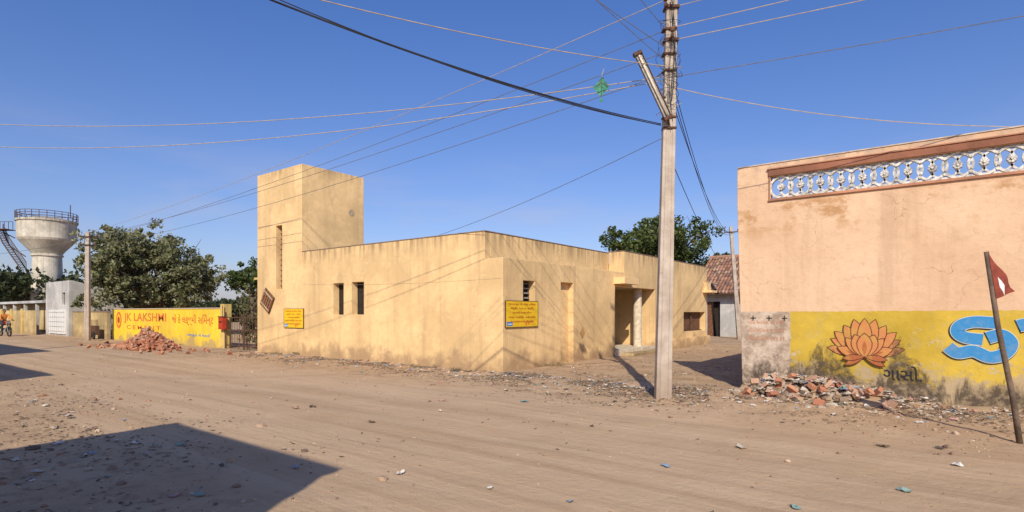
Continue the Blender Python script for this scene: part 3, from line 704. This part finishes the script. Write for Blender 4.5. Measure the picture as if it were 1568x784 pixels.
b.box((-35.8,15,-.2),(-31.0,22,7.4),'yelhouse'); b.box((-36.0,14.8,7.4),(-30.8,22.2,7.55),'coping')
b.wall('X',6.9,7.0,-23,-15.2,-.2,1.5,[],'yelhouse')
b.obj('walls',P,bevel=0.01)
b=MB(); b.box((-19.5,7.95,.9),(-18.3,7.998,2.2),'wood'); b.box((-17.0,7.95,0),(-16.0,7.998,2.2),'blue'); b.box((-22.8,7.95,.9),(-21.4,7.998,2.2),'wood'); b.obj('openings',P)
P=empty('grey_limewashed_house'); b=MB()
b.wall('X',0.1,0.3,-41.2,-36.1,-.2,3.68,[(-37.6,-36.9,2.1,2.9)],'grey'); b.box((-41.2,0.302,-.2),(-41.0,3.2,3.68),'grey')
b.add([(-36.3,.302,-.2),(-36.1,.302,-.2),(-36.1,3.2,-.2),(-36.3,3.2,-.2),(-36.3,.302,3.68),(-36.1,.302,3.68),(-36.1,3.2,2.9),(-36.3,3.2,2.9)],[(0,3,2,1),(4,5,6,7),(0,1,5,4),(1,2,6,5),(2,3,7,6),(3,0,4,7)],'grey')
b.box((-41,3.0,-.2),(-36.3,3.2,2.9),'grey'); b.box((-41,0.3,2.7),(-36.3,3.0,2.8),'roof')
b.obj('walls',P,bevel=0.01); b=MB(); b.box((-37.7,0.25,1.9),(-36.8,.29,3.0),'dark'); b.box((-40.2,0.02,0.15),(-36.7,0.098,1.75),'white')
for k in range(8): b.box((-40.1+k*.45,0.0,.2),(-40.06+k*.45,0.018,1.7),'grey')
for k in range(5): b.box((-40.2,0.0,.3+k*.32),(-36.7,0.016,.33+k*.32),'grey')
b.obj('window_and_tiled_panel',P)
b=MB(); b.box((-36.08,0.3,-.2),(-29.9,.5,1.6),'hutwall'); b.box((-36.06,.27,1.602),(-29.88,.53,1.66),'coping')
b.obj('compound_wall',bevel=0.01)
b=MB(); b.box((-70,-.6,-.2),(-41.3,-.4,1.72),'hutwall')
for k in range(9): b.box((-44-k*3,-.7,-.2),(-43.7-k*3,-.605,1.85),'yelhouse')
b.obj('compound_wall.001',bevel=0.01)
P=empty('slab_roofed_hut'); b=MB()
b.box((-62,1.5,-.2),(-46,6,2.3),'hutwall'); b.box((-62.6,.8,2.3),(-45.2,6.5,2.5),'grey'); 
for k in range(5): b.box((-61+k*3.4,.9,0),(-60.8+k*3.4,1.1,2.3),'grey')
b.obj('walls_and_slab',P,bevel=.01)
b=MB(); b.box((-31.1,-.2,0.25),(-30.1,0,.8),'rust')
for k in range(6): b.tube([(-31.1+k*.2,-.1,0.25),(-31.1+k*.2,-.1,1.15)],.012,'rust',5)
for xx in(-30.9,-30.3): b.tube([(xx,-.25,.22),(xx,-.2,.22)],.22,'black',14)
b.obj('metal_cart')
P=empty('water_tower'); wx,wy=-92.3,12.2; b=MB(); q=0.78
b.lathe(wx,wy,[(r*q,z) for r,z in [(2.5,-.2),(2.35,4),(2.2,8.3),(2.15,9.6),(2.25,9.9),(2.7,10.4),(4.1,11.7),(4.3,12.0),(4.35,14.3),(4.55,14.35),(4.55,14.6),(4.2,14.65),(2.5,15.0),(0.01,15.1)]],'tower',48)
b.lathe(wx,wy,[(2.15*q,9.5),(2.4*q,9.55),(2.4*q,9.75),(2.15*q,9.8)],'tower',48)
b.obj('bowl_and_shaft',P,smooth=False)
b=MB()
for k in range(26):
    a=6.283*k/26; b.tube([(wx+3.5*math.cos(a),wy+3.5*math.sin(a),14.6),(wx+3.5*math.cos(a),wy+3.5*math.sin(a),15.7)],.045,'rust',5)
for z in(15.0,15.35,15.7): b.tube([(wx+3.5*math.cos(t),wy+3.5*math.sin(t),z) for t in np.linspace(0,6.283,40)],.04,'rust',5,cap=False)
b.obj('railing',P)
b=MB(); Rr=R_
def st(a): return Vector((wx,wy,0))-Rr*a[0]-F_*1.5+Vector((0,0,a[1]))
pts=[(1.7,7.6),(2.9,9.3),(4.2,11.2),(5.0,13.0)]
for dx in(0,.9):
    b.tube([st(p)-F_*dx for p in pts],.08,'rust',5); b.tube([st((p[0],p[1]+1.0))-F_*dx for p in pts],.05,'rust',5)
for i in range(24):
    t=i/23*3; k=min(2,int(t)); f_=t-k; p=(pts[k][0]+(pts[k+1][0]-pts[k][0])*f_,pts[k][1]+(pts[k+1][1]-pts[k][1])*f_)
    b.obox(st(p)-F_*.45,(.35,.95,.05),rotz(math.radians(37)),'rust'); b.tube([st(p),st((p[0],p[1]+1))],.03,'rust',4)
b.obox(st((4.5,13.1))-F_*.4,(1.9,1.6,.1),rotz(math.radians(37)),'rust')
for dx in(3.6,4.2,4.8,5.4):
    b.tube([st((dx,13.1)),st((dx,14.3))],.04,'rust',5)
b.tube([st((3.6,14.3)),st((5.4,14.3))],.04,'rust',5); b.tube([st((1.6,7.5)),st((1.6,0))],.1,'rust',6); b.tube([st((4.2,11)),st((1.8,9.4))],.08,'rust',5); b.tube([st((5.0,12.8)),st((3.3,12.0))],.08,'rust',5)
b.tube([Vector((wx,wy,15.1))+Rr*3.3,Vector((wx,wy,16.9))+Rr*3.3],.06,'rust',5)
b.obj('stairs',P)

# tiled house at alley end
P=empty('tile_roofed_house'); b=MB()
b.wall('X',26,26.25,-3.6,7,-.2,3.0,[(-3.1,-2.25,-.2,2.3),(0.3,1.2,-.2,2.2)],'grey'); b.box((-3.6,26.25,-.2),(-3.35,33,3.0),'grey'); b.box((6.8,26.25,-.2),(7,33,3),'grey'); b.box((-3.35,32.8,-.2),(6.8,33,3),'grey')
b.add([(-3.6,26,3),(-3.6,33,3),(-3.6,29.4,5.35)],[(0,1,2)],'grey'); b.obj('walls',P)
b=MB(); b.box((-3.2,26.3,-.1),(1.3,26.35,2.4),'dark'); b.box((-3.1,26.05,0),(-2.7,26.1,2.3),'wood'); b.obj('doors',P)
b=MB()
e0=(25.2,2.75); r0=(29.4,5.5)
for k in range(52):
    x0=-4.0+k*0.22; 
    for j in range(12):
        t0=j/12; t1=(j+1.12)/12; y0=e0[0]+(r0[0]-e0[0])*t0; z0=e0[1]+(r0[1]-e0[1])*t0+.05; y1=e0[0]+(r0[0]-e0[0])*t1; z1=e0[1]+(r0[1]-e0[1])*t1+.02
        dz=random.uniform(-.02,.02); jx=random.uniform(-.015,.015)
        vs=[]
        for (yy,zz) in((y0,z0),(y1,z1)):
            for a in(0,.25,.5,.75,1): vs.append((x0+jx+.2*a,yy,zz+dz+.07*math.sin(a*math.pi)))
        b.add(vs,[(i,i+1,i+6,i+5) for i in range(4)],'tileI')
b.add([(-4,25.2,2.76),(7.5,25.2,2.76),(7.5,29.4,5.5),(-4,29.4,5.5)],[(0,1,2,3)],'wood'); b.add([(-4,33.6,2.76),(7.5,33.6,2.76),(7.5,29.4,5.5),(-4,29.4,5.5)],[(3,2,1,0)],'tileI')
b.tube([(-4,29.4,5.55),(7.5,29.4,5.55)],.12,'tileI',8)
b.obj('tiled_roof',P)

# buildings on the near side of the street (behind the viewpoint)
P=empty('street_side_house'); b=MB(); b.box((4.16,-22,-.2),(7.9,-14.0,4.55),'pink'); b.box((4.1,-22.05,4.55),(7.96,-13.94,4.65),'coping'); b.box((5.8,-14.0,0),(6.9,-13.97,2.1),'wood'); b.obj('walls',P)
P=empty('street_side_house.001'); b=MB(); b.box((-14,-21,-.2),(-5.1,-13.1,4.5),'hutwall'); b.box((-14.05,-21.05,4.5),(-5.05,-13.05,4.6),'coping'); b.box((-9,-13.1,0),(-8,-13.07,2.1),'wood'); b.obj('walls',P)
P=empty('street_side_house.002'); b=MB(); b.box((-44,-22,-.2),(-15,-12.2,6.0),'yelhouse'); b.box((-20,-12.2,0),(-19,-12.17,2.1),'wood'); b.obj('walls',P)

# ---------------------------------------------------------------- rubble, bricks, litter
random.seed(11)
t_=(1+5**.5)/2
ico=np.array([(-1,t_,0),(1,t_,0),(-1,-t_,0),(1,-t_,0),(0,-1,t_),(0,1,t_),(0,-1,-t_),(0,1,-t_),(t_,0,-1),(t_,0,1),(-t_,0,-1),(-t_,0,1)])/1.9
icf=[(0,11,5),(0,5,1),(0,1,7),(0,7,10),(0,10,11),(1,5,9),(5,11,4),(11,10,2),(10,7,6),(7,1,8),(3,9,4),(3,4,2),(3,2,6),(3,6,8),(3,8,9),(4,9,5),(2,4,11),(6,2,10),(8,6,7),(9,8,1)]
def rock(b,p,r,mat,flat=0.65):
    V=ico*(1+rng.uniform(-.28,.28,(12,1)))*np.array([r*random.uniform(.7,1.3),r*random.uniform(.7,1.3),r*flat])
    R=np.array(rotz(random.uniform(0,6.28))@Matrix.Rotation(random.uniform(-.4,.4),3,'X')); V=V@R.T+np.array(p)
    b.add(V.tolist(),icf,mat)
b=MB(); hx,hy=-18.3,-1.7
for k in range(680):
    a=random.uniform(0,6.28); rr=random.random()**.6; ex,ey=1.75,1.0
    x=hx+ex*rr*math.cos(a); y=hy+ey*rr*math.sin(a); z=max(0,0.95*(1-rr)**0.9)*random.uniform(.75,1.05)*(0.85+.3*mnoise.noise(Vector((x*2,y*2,0))))
    if random.random()<.16: x=hx-.5+random.gauss(0,2.1); y=hy+random.gauss(-.1,.7); z=0.02
    sz=random.uniform(.35,1)
    b.obox((x,y,z+.05),(0.22*sz,0.11,0.075),rrot(),'brick')
vs=[(hx,hy,.75)]; 
for k in range(16): vs.append((hx+1.6*math.cos(k*.3927),hy+.9*math.sin(k*.3927),0))
b.add(vs,[(0,k+1,(k+1)%16+1) for k in range(16)],'brick'); b.obj('brick_pile')
b=MB()
def hh(x): return 0.26*math.exp(-((x-6.7)/.7)**2)+0.20*math.exp(-((x-7.8)/.8)**2)+0.06+.05*mnoise.noise(Vector((x*2,0,0)))
for k in range(2300):
    x=6.05+random.random()**1.35*9; d=abs(random.gauss(0,.55)); y=0.22-d
    r=random.choice([.012,.02,.02,.03,.03,.045,.06,.09]) if x<8.6 else random.choice([.01,.012,.018,.025,.035])
    z=max(0,hh(x)*(1-d/0.8))*random.uniform(.7,1)
    if mnoise.noise(Vector((x*1.4,y*1.4,8)))<-.18: continue
    rock(b,(x,y,z+gz(x,y)),r,'rock',random.uniform(.4,.8))
for k in range(26):
    x=random.gauss(7.2,.8); d=abs(random.gauss(.2,.3))
    if x<6.2: continue
    b.obox((x,.1-d,max(0,hh(x)*(1-d/.8))+.05),(random.uniform(.1,.22),.11,.07),rrot(),'brick')
n=70; vs=[];fs=[]
for i in range(n+1):
    x=6.0+10*i/n
    for d,f in((-.05,1),(.2,.72),(.45,.38),(.75,0.0),(.95,-.35)): vs.append((x,0.25-d,hh(x)*f+.035*mnoise.noise(Vector((x*4,d*4,1)))))
for i in range(n):
    for j in range(4): fs.append((i*5+j,i*5+j+1,i*5+j+6,i*5+j+5))
b.add(vs,fs,'ground'); b.obj('rubble_heap')
def inarea(x,y):
    if y>-0.05 and (x<0.05 or x>5.9): return False
    if 0<y and x<0.6: return False
    return True
b=MB(); cnt=0
while cnt<8500:
    u=random.random()
    if u<.46: x=random.uniform(-14,6); y=-abs(random.gauss(0,1.0))-.05
    elif u<.62: x=random.uniform(3,11); y=random.gauss(-1.6,.9)
    elif u<.74: x=random.uniform(.1,5.9); y=random.uniform(0,16)
    elif u<.85: x=random.uniform(-8,5); y=random.gauss(-9.0,.9)
    else: x=random.uniform(-16,12); y=random.uniform(-10.5,0)
    if not inarea(x,y): continue
    r=abs(random.gauss(0,.008))+.005
    if random.random()<.05: r*=2.9
    rock(b,(x,y,gz(x,y)+r*.15),r,'pebble'); cnt+=1
b.obj('pebbles')
b=MB(); cnt=0
while cnt<15000:
    u=random.random()
    if u<.55: x=random.uniform(-13,6); y=-abs(random.gauss(0.35,.7))-.05
    elif u<.70: x=random.gauss(4.0,2.2); y=random.gauss(-1.2,.8)
    elif u<.82: x=random.uniform(.1,5.9); y=random.gauss(2,3)
    elif u<.92: x=random.uniform(7,11); y=random.gauss(-1.0,.6)
    else: x=random.uniform(-7,4); y=random.gauss(-9.2,.8)
    if mnoise.noise(Vector((x*.7,y*.9,3)))<-.02 or not inarea(x,y): continue
    z=gz(x,y)+.006; a=random.uniform(0,6.28); l=random.uniform(.008,.045); w=l*random.uniform(.15,.6)
    ca,sa=math.cos(a),math.sin(a); t=random.uniform(0,.015)
    b.add([(x+ca*l,y+sa*l,z+t),(x-sa*w,y+ca*w,z+.004),(x-ca*l,y-sa*l,z+random.uniform(0,.01)),(x+sa*w,y-ca*w,z)],[(0,1,2,3)],'chaff'); cnt+=1
b.obj('straw_and_dry_leaves')
b=MB(); cnt=0
def scrap(x,y,l,dz=0):
    z=gz(x,y)+.008+dz; a=random.uniform(0,6.28); R=rotz(a); n=4
    vs=[];
    for i in range(n):
        for j in range(n):
            p=R@Vector(((i/(n-1)-.5)*l*(1+random.uniform(-.2,.2)),(j/(n-1)-.5)*l*random.uniform(.4,.9),0)); vs.append((x+p.x,y+p.y,z+abs(random.gauss(0,.25))*l*.6))
    b.add(vs,[(i*n+j,(i+1)*n+j,(i+1)*n+j+1,i*n+j+1) for i in range(n-1) for j in range(n-1)],'litter')
while cnt<1300:
    u=random.random()
    if u<.48: x=random.uniform(-12,5); y=-abs(random.gauss(.3,.8))-.1
    elif u<.66: x=random.gauss(4.2,2.2); y=random.gauss(-1.1,.8)
    elif u<.74: x=random.uniform(.2,5.8); y=random.uniform(0,12)
    elif u<.88: x=random.uniform(6.3,10.5); y=-abs(random.gauss(.2,.7))
    elif u<.95: x=random.uniform(-6,4); y=random.gauss(-9.3,.6)
    else: x=random.uniform(-10,10); y=random.uniform(-10,-2)
    if not inarea(x,y): continue
    scrap(x,y,random.choice([.025,.03,.04,.05,.07,.10])); cnt+=1
for x,y,l in((4.9,-7.9,.09),(6.4,-8.5,.13),(7.7,-7.2,.09),(3.3,-3.6,.14),(5.2,-9.3,.13),(5.5,-9.15,.10),(4.6,-9.6,.10),(4.0,-9.4,.10),(8.9,-5.6,.10),(7.3,-4.8,.13),(1.4,-9.0,.1),(2.2,-9.3,.08),(8.2,-6.6,.09),(-1.5,-8.9,.12),(-.6,-9.3,.14),(6.9,-6.1,.1),(2.6,-6.4,.1),(8.6,-3.6,.12),(9.3,-4.2,.1)): scrap(x,y,l)
for k in range(120): 
    x=random.gauss(7.6,.8)
    if x<6.2: continue
    dd=abs(random.gauss(.1,.3)); scrap(x,.1-dd,random.uniform(.04,.16),max(0,hh(x)*(1-dd/.8))+.03)
b.obj('litter')

# ---------------------------------------------------------------- motorcycle with rider
mx,my=-39.8,-2.35
P=empty('motorcycle'); 
P.location=(mx,my,0); P.rotation_euler=(0,0,math.radians(8))
b=MB()
for wxx in(-.65,.65):
    b.tube([(wxx+.27*math.cos(t),0,.3+.27*math.sin(t)) for t in np.linspace(0,6.283,25)],.045,'black',8,cap=False)
    for k in range(6): a=k*1.047; b.tube([(wxx,0,.3),(wxx+.25*math.cos(a),0,.3+.25*math.sin(a))],.008,'steel',5)
    b.tube([(wxx,-.06,.3),(wxx,.06,.3)],.05,'steel',10)
    b.tube([(wxx+.33*math.cos(t),0,.3+.33*math.sin(t)) for t in np.linspace(.6,2.6,9)],.05,'black',6)
b.obj('wheels',P)
b=MB(); 
for sy in(-.07,.07): b.tube([(.65,sy,.3),(.48,sy,.72),(.42,sy,1.0)],.022,'steel',7)
b.tube([(-.65,0,.3),(-.2,0,.42),(.15,0,.38),(.42,0,.85)],.035,'black',8); b.tube([(.42,0,.8),(-.1,0,.75),(-.6,0,.72)],.035,'black',8)
b.tube([(.38,0,.86),(.28,0,.9),(.1,0,.9),(-.02,0,.82)],[.06,.13,.14,.08],'red',12)
b.tube([(-.02,0,.84),(-.3,0,.82),(-.7,0,.86)],[.09,.12,.08],'black',10)
b.tube([(.0,-.0,.3),(.02,0,.55)],[.15,.12],'steel',10); b.tube([(0,.14,.28),(-.4,.15,.3),(-.85,.15,.36)],[.03,.045,.04],'steel',8)
b.tube([(.35,-.36,1.05),(.42,-.2,1.03),(.42,.2,1.03),(.35,.36,1.05)],.016,'black',7); b.tube([(.5,0,.93),(.58,0,.93)],[.09,.1],'steel',12)
b.obj('frame_and_engine',P)
H=empty('motorcyclist'); H.location=(mx,my,0); H.rotation_euler=(0,0,math.radians(8))
def skin(name,V,E,R,mat,par):
    me=bpy.data.meshes.new(name); me.from_pydata(V,E,[]); o=bpy.data.objects.new(name,me); COL.objects.link(o); o.parent=par
    me.materials.append(M[mat]); o.modifiers.new('s','SKIN')
    for i,r in enumerate(R): me.skin_vertices[0].data[i].radius=(r,r)
    me.skin_vertices[0].data[0].use_root=True
    sb=o.modifiers.new('u','SUBSURF'); sb.levels=1; sb.render_levels=1
    return o
skin('torso',[(-.22,0,.95),(-.20,0,1.15),(-.15,0,1.35),(-.13,0,1.48),(-.12,.19,1.42),(.05,.26,1.2),(.2,.3,1.12),(-.12,-.19,1.42),(.05,-.26,1.2),(.2,-.3,1.12)],
  [(0,1),(1,2),(2,3),(2,4),(4,5),(5,6),(2,7),(7,8),(8,9)],[.15,.15,.16,.09,.075,.06,.05,.075,.06,.05],'shirt',H)
for i,sg in enumerate((1,-1)):
    skin('forearm_%d'%(i+1),[(.2,.3*sg,1.12),(.32,.33*sg,1.08),(.36,.33*sg,1.07)],[(0,1),(1,2)],[.04,.028,.034],'skin',H)
    for f in range(4):
        y=sg*(.295+f*.02); skin('finger_%d_%d'%(i+1,f+1),[(.36,y,1.075),(.40,y,1.085),(.42,y,1.06),(.395,y,1.035)],[(0,1),(1,2),(2,3)],[.01,.0095,.009,.008],'skin',H)
    skin('thumb_%d'%(i+1),[(.35,sg*.295,1.065),(.37,sg*.27,1.045),(.39,sg*.265,1.03)],[(0,1),(1,2)],[.011,.010,.009],'skin',H)
skin('legs',[(-.22,0,.93),(-.2,.12,.92),(.2,.2,.85),(.05,.18,.42),(.02,.18,.34),(.14,.19,.31),(-.2,-.12,.92),(.2,-.2,.85),(.05,-.18,.42),(.02,-.18,.34),(.14,-.19,.31)],
  [(0,1),(1,2),(2,3),(3,4),(4,5),(0,6),(6,7),(7,8),(8,9),(9,10)],[.14,.1,.08,.05,.045,.04,.1,.08,.05,.045,.04],'trouser',H)
b=MB()
def ell(c,r,mat,n=14,m=10):
    vs=[(c[0]+r[0]*math.sin(math.pi*i/m)*math.cos(2*math.pi*k/n),c[1]+r[1]*math.sin(math.pi*i/m)*math.sin(2*math.pi*k/n),c[2]+r[2]*math.cos(math.pi*i/m)) for i in range(m+1) for k in range(n)]
    b.add(vs,[(i*n+k,i*n+(k+1)%n,(i+1)*n+(k+1)%n,(i+1)*n+k) for i in range(m) for k in range(n)],mat)
b.tube([(-.13,0,1.45),(-.10,0,1.6)],.05,'skin',10); ell((-.07,0,1.68),(.095,.075,.12),'skin'); ell((-.095,0,1.72),(.095,.082,.10),'hair')
ell((.02,0,1.665),(.02,.014,.022),'skin'); 
for sy in(-.03,.03): ell((.018,sy,1.69),(.012,.014,.008),'black')
for sy in(-.078,.078): ell((-.07,sy,1.67),(.02,.01,.03),'skin')
ell((.016,0,1.625),(.01,.025,.006),'flagred'); b.obj('head',H,smooth=True)

# ---------------------------------------------------------------- light, sky, camera
EL=math.radians(34); dh=(-0.536,0.844)
sd=Vector((dh[0]*math.cos(EL),dh[1]*math.cos(EL),-math.sin(EL)))
sl=bpy.data.lights.new('sun','SUN'); sl.energy=4.8; sl.angle=math.radians(0.5); sl.color=(1.0,0.90,0.74)
so=bpy.data.objects.new('sun',sl); COL.objects.link(so); so.rotation_euler=sd.to_track_quat('-Z','Y').to_euler(); so.location=(20,-30,30)
w=bpy.data.worlds.new('World'); sc.world=w; w.use_nodes=True; nt=w.node_tree; bg=nt.nodes['Background']
sk=nt.nodes.new('ShaderNodeTexSky'); sk.sky_type='NISHITA'; sk.sun_disc=False; sk.sun_elevation=EL; sk.sun_rotation=math.atan2(0.536,-0.844)
sk.air_density=1.0; sk.dust_density=1.0; sk.ozone_density=3.0
tc=nt.nodes.new('ShaderNodeTexCoord'); sx=nt.nodes.new('ShaderNodeSeparateXYZ'); nt.links.new(tc.outputs['Generated'],sx.inputs[0])
# atmospheric tint: deeper blue overhead, hazy near the horizon
r0_=nt.nodes.new('ShaderNodeMapRange'); r0_.inputs['From Min'].default_value=.02; r0_.inputs['From Max'].default_value=.5; nt.links.new(sx.outputs[2],r0_.inputs['Value'])
tn=nt.nodes.new('ShaderNodeMix'); tn.data_type='RGBA'; tn.inputs[6].default_value=(1.02,0.95,1.14,1); tn.inputs[7].default_value=(0.68,0.94,1.45,1); nt.links.new(r0_.outputs[0],tn.inputs[0])
mu=nt.nodes.new('ShaderNodeMix'); mu.data_type='RGBA'; mu.blend_type='MULTIPLY'; mu.inputs[0].default_value=1; nt.links.new(tn.outputs[2],mu.inputs[7])
nt.links.new(sk.outputs[0],mu.inputs[6])
mp=nt.nodes.new('ShaderNodeMapping'); mp.inputs['Scale'].default_value=(2,2,9); nt.links.new(tc.outputs['Generated'],mp.inputs[0])
nz=nt.nodes.new('ShaderNodeTexNoise'); nz.inputs['Scale'].default_value=1.6; nz.inputs['Detail'].default_value=6; nz.inputs['Distortion'].default_value=.6; nt.links.new(mp.outputs[0],nz.inputs['Vector'])
r1=nt.nodes.new('ShaderNodeMapRange'); r1.inputs['From Min'].default_value=.46; r1.inputs['From Max'].default_value=.75; r1.inputs['To Max'].default_value=.5; nt.links.new(nz.outputs['Fac'],r1.inputs['Value'])
r2=nt.nodes.new('ShaderNodeMapRange'); r2.interpolation_type='SMOOTHSTEP'; r2.inputs['From Min'].default_value=.08; r2.inputs['From Max'].default_value=.32; r2.inputs['To Min'].default_value=1; r2.inputs['To Max'].default_value=0; nt.links.new(sx.outputs[2],r2.inputs['Value'])
ml=nt.nodes.new('ShaderNodeMath'); ml.operation='MULTIPLY'; nt.links.new(r1.outputs[0],ml.inputs[0]); nt.links.new(r2.outputs[0],ml.inputs[1])
m2=nt.nodes.new('ShaderNodeMix'); m2.data_type='RGBA'; nt.links.new(ml.outputs[0],m2.inputs[0]); nt.links.new(mu.outputs[2],m2.inputs[6]); m2.inputs[7].default_value=(5.2,5.0,6.0,1)
nt.links.new(m2.outputs[2],bg.inputs[0]); bg.inputs[1].default_value=0.105
cd=bpy.data.cameras.new('camera'); cd.sensor_width=36; cd.lens=19.74; cd.shift_y=0.0548; cd.clip_end=6000; cd.clip_start=0.05
co=bpy.data.objects.new('camera',cd); COL.objects.link(co); co.location=(9.13,-11.65,1.6); co.rotation_euler=(math.pi/2,0,math.atan2(0.604,0.797)); sc.camera=co
